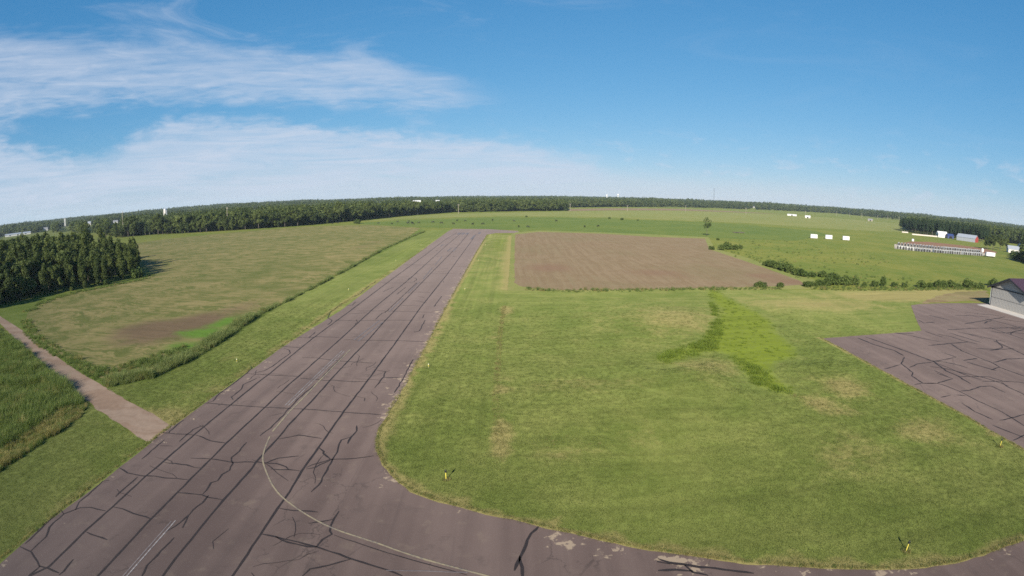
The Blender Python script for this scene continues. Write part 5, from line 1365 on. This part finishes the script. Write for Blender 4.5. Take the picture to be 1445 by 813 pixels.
for az, top, wd, l in [(10.15, 44., 12., 'smaller white water tower on the far skyline'), (11.35, 50., 15., 'larger white water tower on the far skyline')]:
    x, y = polar(az, 4000.); b = far_h(x, y)
    r = empty('water_tower', (x, y, b)); tag(r, l, 'water tower')
    H_ = top - b
    m = MB(); m.lathe([(4.6, 0), (3.4, 3), (3.4, H_ - 14), (wd * .36, H_ - 11.5)], 20); m.build('stem', WHITE, r)
    m = MB(); m.lathe([(wd * .36, H_ - 11.5), (wd * .5, H_ - 8.5), (wd * .5, H_ - 3.5), (wd * .38, H_ - 1.0), (1.0, H_)], 24); m.build('tank', WHITE, r)
x, y = polar(21.6, 3400.); b = far_h(x, y)
r = empty('radio_mast', (x, y, b)); tag(r, 'thin dark lattice radio mast rising above the far forest', 'mast')
m = MB(); HM = 102 - b; w3 = [(1.3 * math.cos(q), 1.3 * math.sin(q)) for q in (0, 2.094, 4.189)]
for q in w3: m.tube([(q[0], q[1], 0), (q[0] * .8, q[1] * .8, HM)], .34, 5)
m.build('legs', FASCIA, r)
m = MB()
for k in range(24):
    for q in range(3):
        a, c = w3[q], w3[(q + 1) % 3]; m.tube([(a[0] * .95, a[1] * .95, k * HM / 24), (c[0] * .95, c[1] * .95, (k + 1) * HM / 24)], .12, 4)
m.build('bracing', FASCIA, r)
m = MB(); m.tube([(0, 0, HM), (0, 0, HM + 5)], .12, 5); m.build('antenna', FASCIA, r)

FARB = []   # clearings round far buildings: (x, y, radius along view, radius across)
def far_building(az, d, w, dp, e, a, wall, roof, label, cat, rz=0.0, name='far_building', lift=0.0, clear=(420, 60)):
    x, y = polar(az, d)
    gable_building(name, x, y, rad(-az) + rz, w, dp, e, a, wall, roof, label, cat, doors=[(0, 0, min(3., e - .4), 3., 'front')], windows=[(-w * .3, e * .35, e * .75, w * .08), (w * .3, e * .35, e * .75, w * .08)])
    FARB.append((az, d, *clear))


far_building(-10.2, 1750, 26, 14, 9, 12, WHITE, WHITE, 'long white building in the far forest above the runway, first of the pair', 'building', name='white_warehouse', clear=(900, 26))
far_building(-8.0, 1800, 15, 12, 8, 11, WHITE, WHITE, 'shorter white building in the far forest above the runway', 'building', name='white_warehouse', clear=(900, 20))
far_building(-14.3, 1500, 11, 9, 6, 10, HOUSEWALL, HOUSEROOF, 'pale house among the far trees above the cows', 'house', name='far_house', clear=(700, 16))
far_building(-21.5, 1400, 10, 9, 6, 9, HOUSEWALL, HOUSEROOF, 'pale house among the far trees left of the belt pole', 'house', name='far_house', clear=(650, 14))
far_building(-27.5, 1300, 10, 9, 6, 9, HOUSEWALL, WHITE, 'white roofed house far behind the tree belt', 'house', name='far_house', clear=(600, 14))
far_building(-45.3, 1500, 8, 8, 6, 10, HOUSEWALL, GREYMETAL, 'white gabled house on the far skyline left of the silo', 'house', name='far_house', clear=(800, 18))
far_building(-47.9, 1700, 4.5, 4.5, 24, 25, HOUSEWALL, HOUSEROOF, 'slim white grain tower on the far skyline beyond the wood', 'grain tower', name='grain_tower', clear=(900, 22))
far_building(-53.0, 1250, 60, 16, 3.5, 5.5, HOUSEWALL, GREYMETAL, 'long low white roofed building on the horizon beyond the wood', 'building', name='long_barn', clear=(700, 60))
far_building(-50.0, 1400, 12, 9, 5, 8, HOUSEWALL, HOUSEROOF, 'pale house between the white grain tower and the long white building', 'house', name='far_house', clear=(700, 18))
far_building(-42.5, 1350, 12, 9, 5, 8, HOUSEWALL, HOUSEROOF, 'pale house on the far side of the tall pole behind the wood', 'house', name='far_house', clear=(700, 18))
far_building(30.0, 1180, 20, 8, 2.4, 3.4, WHITE, WHITE, 'long low white shed at the end of the far meadow', 'shed', name='long_barn', clear=(420, 40))
far_building(31.7, 1060, 10, 8, 2.6, 4.6, HOUSEWALL, WHITE, 'small white roofed house on the far meadow beside a pole', 'house', name='far_house', clear=(300, 40))
far_building(25.9, 2100, 6, 6, 4, 6, HOUSEWALL, HOUSEROOF, 'tiny pale house in the forest past the radio mast', 'house', name='far_house', clear=(900, 12))
far_building(38.4, 1250, 11, 8, 2.8, 5, POLEWOOD, HOUSEROOF, 'dull house at the trees between the far poles', 'house', name='far_house', clear=(200, 20))

# ------------------------------------------------------------------ far forest
OPEN = [[(-630.8,370.3),(-1142.4,802.2),(-971.5,805.0),(-611.4,578.5),(-362.3,406.9),(-363.2,414.6),(-302.2,416.4),(-247.5,430.8),(-196.6,462.8),(-162.8,535.1),(-147.9,598.8),(-128.2,670.0),(-92.5,767.5),(-74.7,774.9),(85.6,852.7),(113.9,1105.5),(229.8,1247.7),(480.0,1474.9),(819.1,1598.3),(1157.3,1669.6),(1166.0,1456.1),(1178.7,1293.6),(502.7,552.0),(511.4,470.8),(505.5,417.7),(545.0,381.4),(166.6,114.2),(53.3,31.7),(-53.3,31.7)]]


def forest():
    P_ = []; 
    for r0, r1, gap, sc in [(380, 900, 6.5, 1.05), (900, 1500, 9.5, 1.15), (1500, 2600, 15., 1.4), (2600, 4600, 27., 2.0), (4600, 8500, 52., 3.2)]:
        ang = 66; area = rad(2 * ang) / 2 * (r1 ** 2 - r0 ** 2); n = int(area / gap ** 2 * 1.15)
        r = np.sqrt(rng.uniform(r0 ** 2, r1 ** 2, n)); a = rad(1) * rng.uniform(-ang, ang, n)
        P_.append(np.column_stack([r * np.sin(a), r * np.cos(a), np.full(n, sc), r, np.degrees(a)]))
    P_ = np.vstack(P_); x, y = P_[:, 0], P_[:, 1]
    keep = ~inside(OPEN[0], x, y)
    d = seg_dist(BELT, x, y); keep &= ~((d < 7) & (P_[:, 3] < 800))
    keep &= ~inside(PINES, x, y)
    # open country behind the wood on the one side, farm land on the other
    clr = np.sin(x * .0042 + 2.0) * np.sin(y * .0051 + x * .0011) + .6 * np.sin(x * .011 + y * .004)
    az = P_[:, 4]; r = P_[:, 3]
    keep &= ~((az < -35) & (r < 900) & (r > 330) & ((az < -43.5) | (clr > .1)) & ((r < 900) | (clr > -.3)) & (rng.uniform(0, 1, len(r)) > np.where(r > 620, .42, .14)))
    keep &= ~((r > 1000) & (clr > .78))
    keep &= ~((az > 42) & (r < 760) & (clr > -.15))
    for fa, fd, al, ac in FARB:
        dd = (az - fa) * rad(1) * fd
        keep &= ~((np.abs(dd) < ac) & (r > fd - al) & (r < fd + 25))
    P_ = P_[keep]; n = len(P_)
    x, y = P_[:, 0], P_[:, 1]; z = hills(x, y)
    nz = np.array([mnoise.noise(Vector((a * .006, b * .006, 0))) for a, b in zip(x, y)])
    s = P_[:, 2] * rng.uniform(.85, 1.15, n); hz = rng.uniform(.7, 1.25, n) * (1 + .55 * nz)
    hz = np.where(P_[:, 3] < 1500, np.clip(hz, .6, 1.08), hz); hz = np.where(P_[:, 3] < 520, hz * .8, hz)
    scl = np.column_stack([s, s, hz])
    c = coll('forest_source')
    for k in range(4): c.objects.link(bpy.data.objects.new('forest_source_%02d' % k, crown_mesh(300 + k, lobes_round(40 + k, 15.5, 4.8, 1.0, 16), 420, 1.05, LEAF)))
    for k in range(2): c.objects.link(bpy.data.objects.new('forest_source_%02d' % (k + 4), crown_mesh(310 + k, lobes_column(50 + k, 17.0, 3.0, 1.0), 300, .85, LEAF)))
    tag(scatter('far_forest', c, np.column_stack([x, y, z - .2]), rng.uniform(0, 6.28, n), scl, rng.choice(6, n, p=[.2, .2, .2, .2, .1, .1])), kind='stuff')
    print('forest', n)


forest()


# ------------------------------------------------------------------ summer haze over the plain
def haze():
    mb = MB(); mb.box(-9300, 9300, -9300, 9300, -1.5, 130)
    m = bpy.data.materials.new('haze_air'); m.use_nodes = True; t = NT(m.node_tree); t.n.clear()
    v = t.node('ShaderNodeVolumePrincipled'); v.inputs['Color'].default_value = (.74, .90, 1.0, 1); v.inputs['Density'].default_value = 7e-5
    v.inputs['Anisotropy'].default_value = 0.0
    out = t.node('ShaderNodeOutputMaterial'); t.l.new(v.outputs[0], out.inputs['Volume'])
    tag(mb.build('haze', m), kind='stuff')


haze()
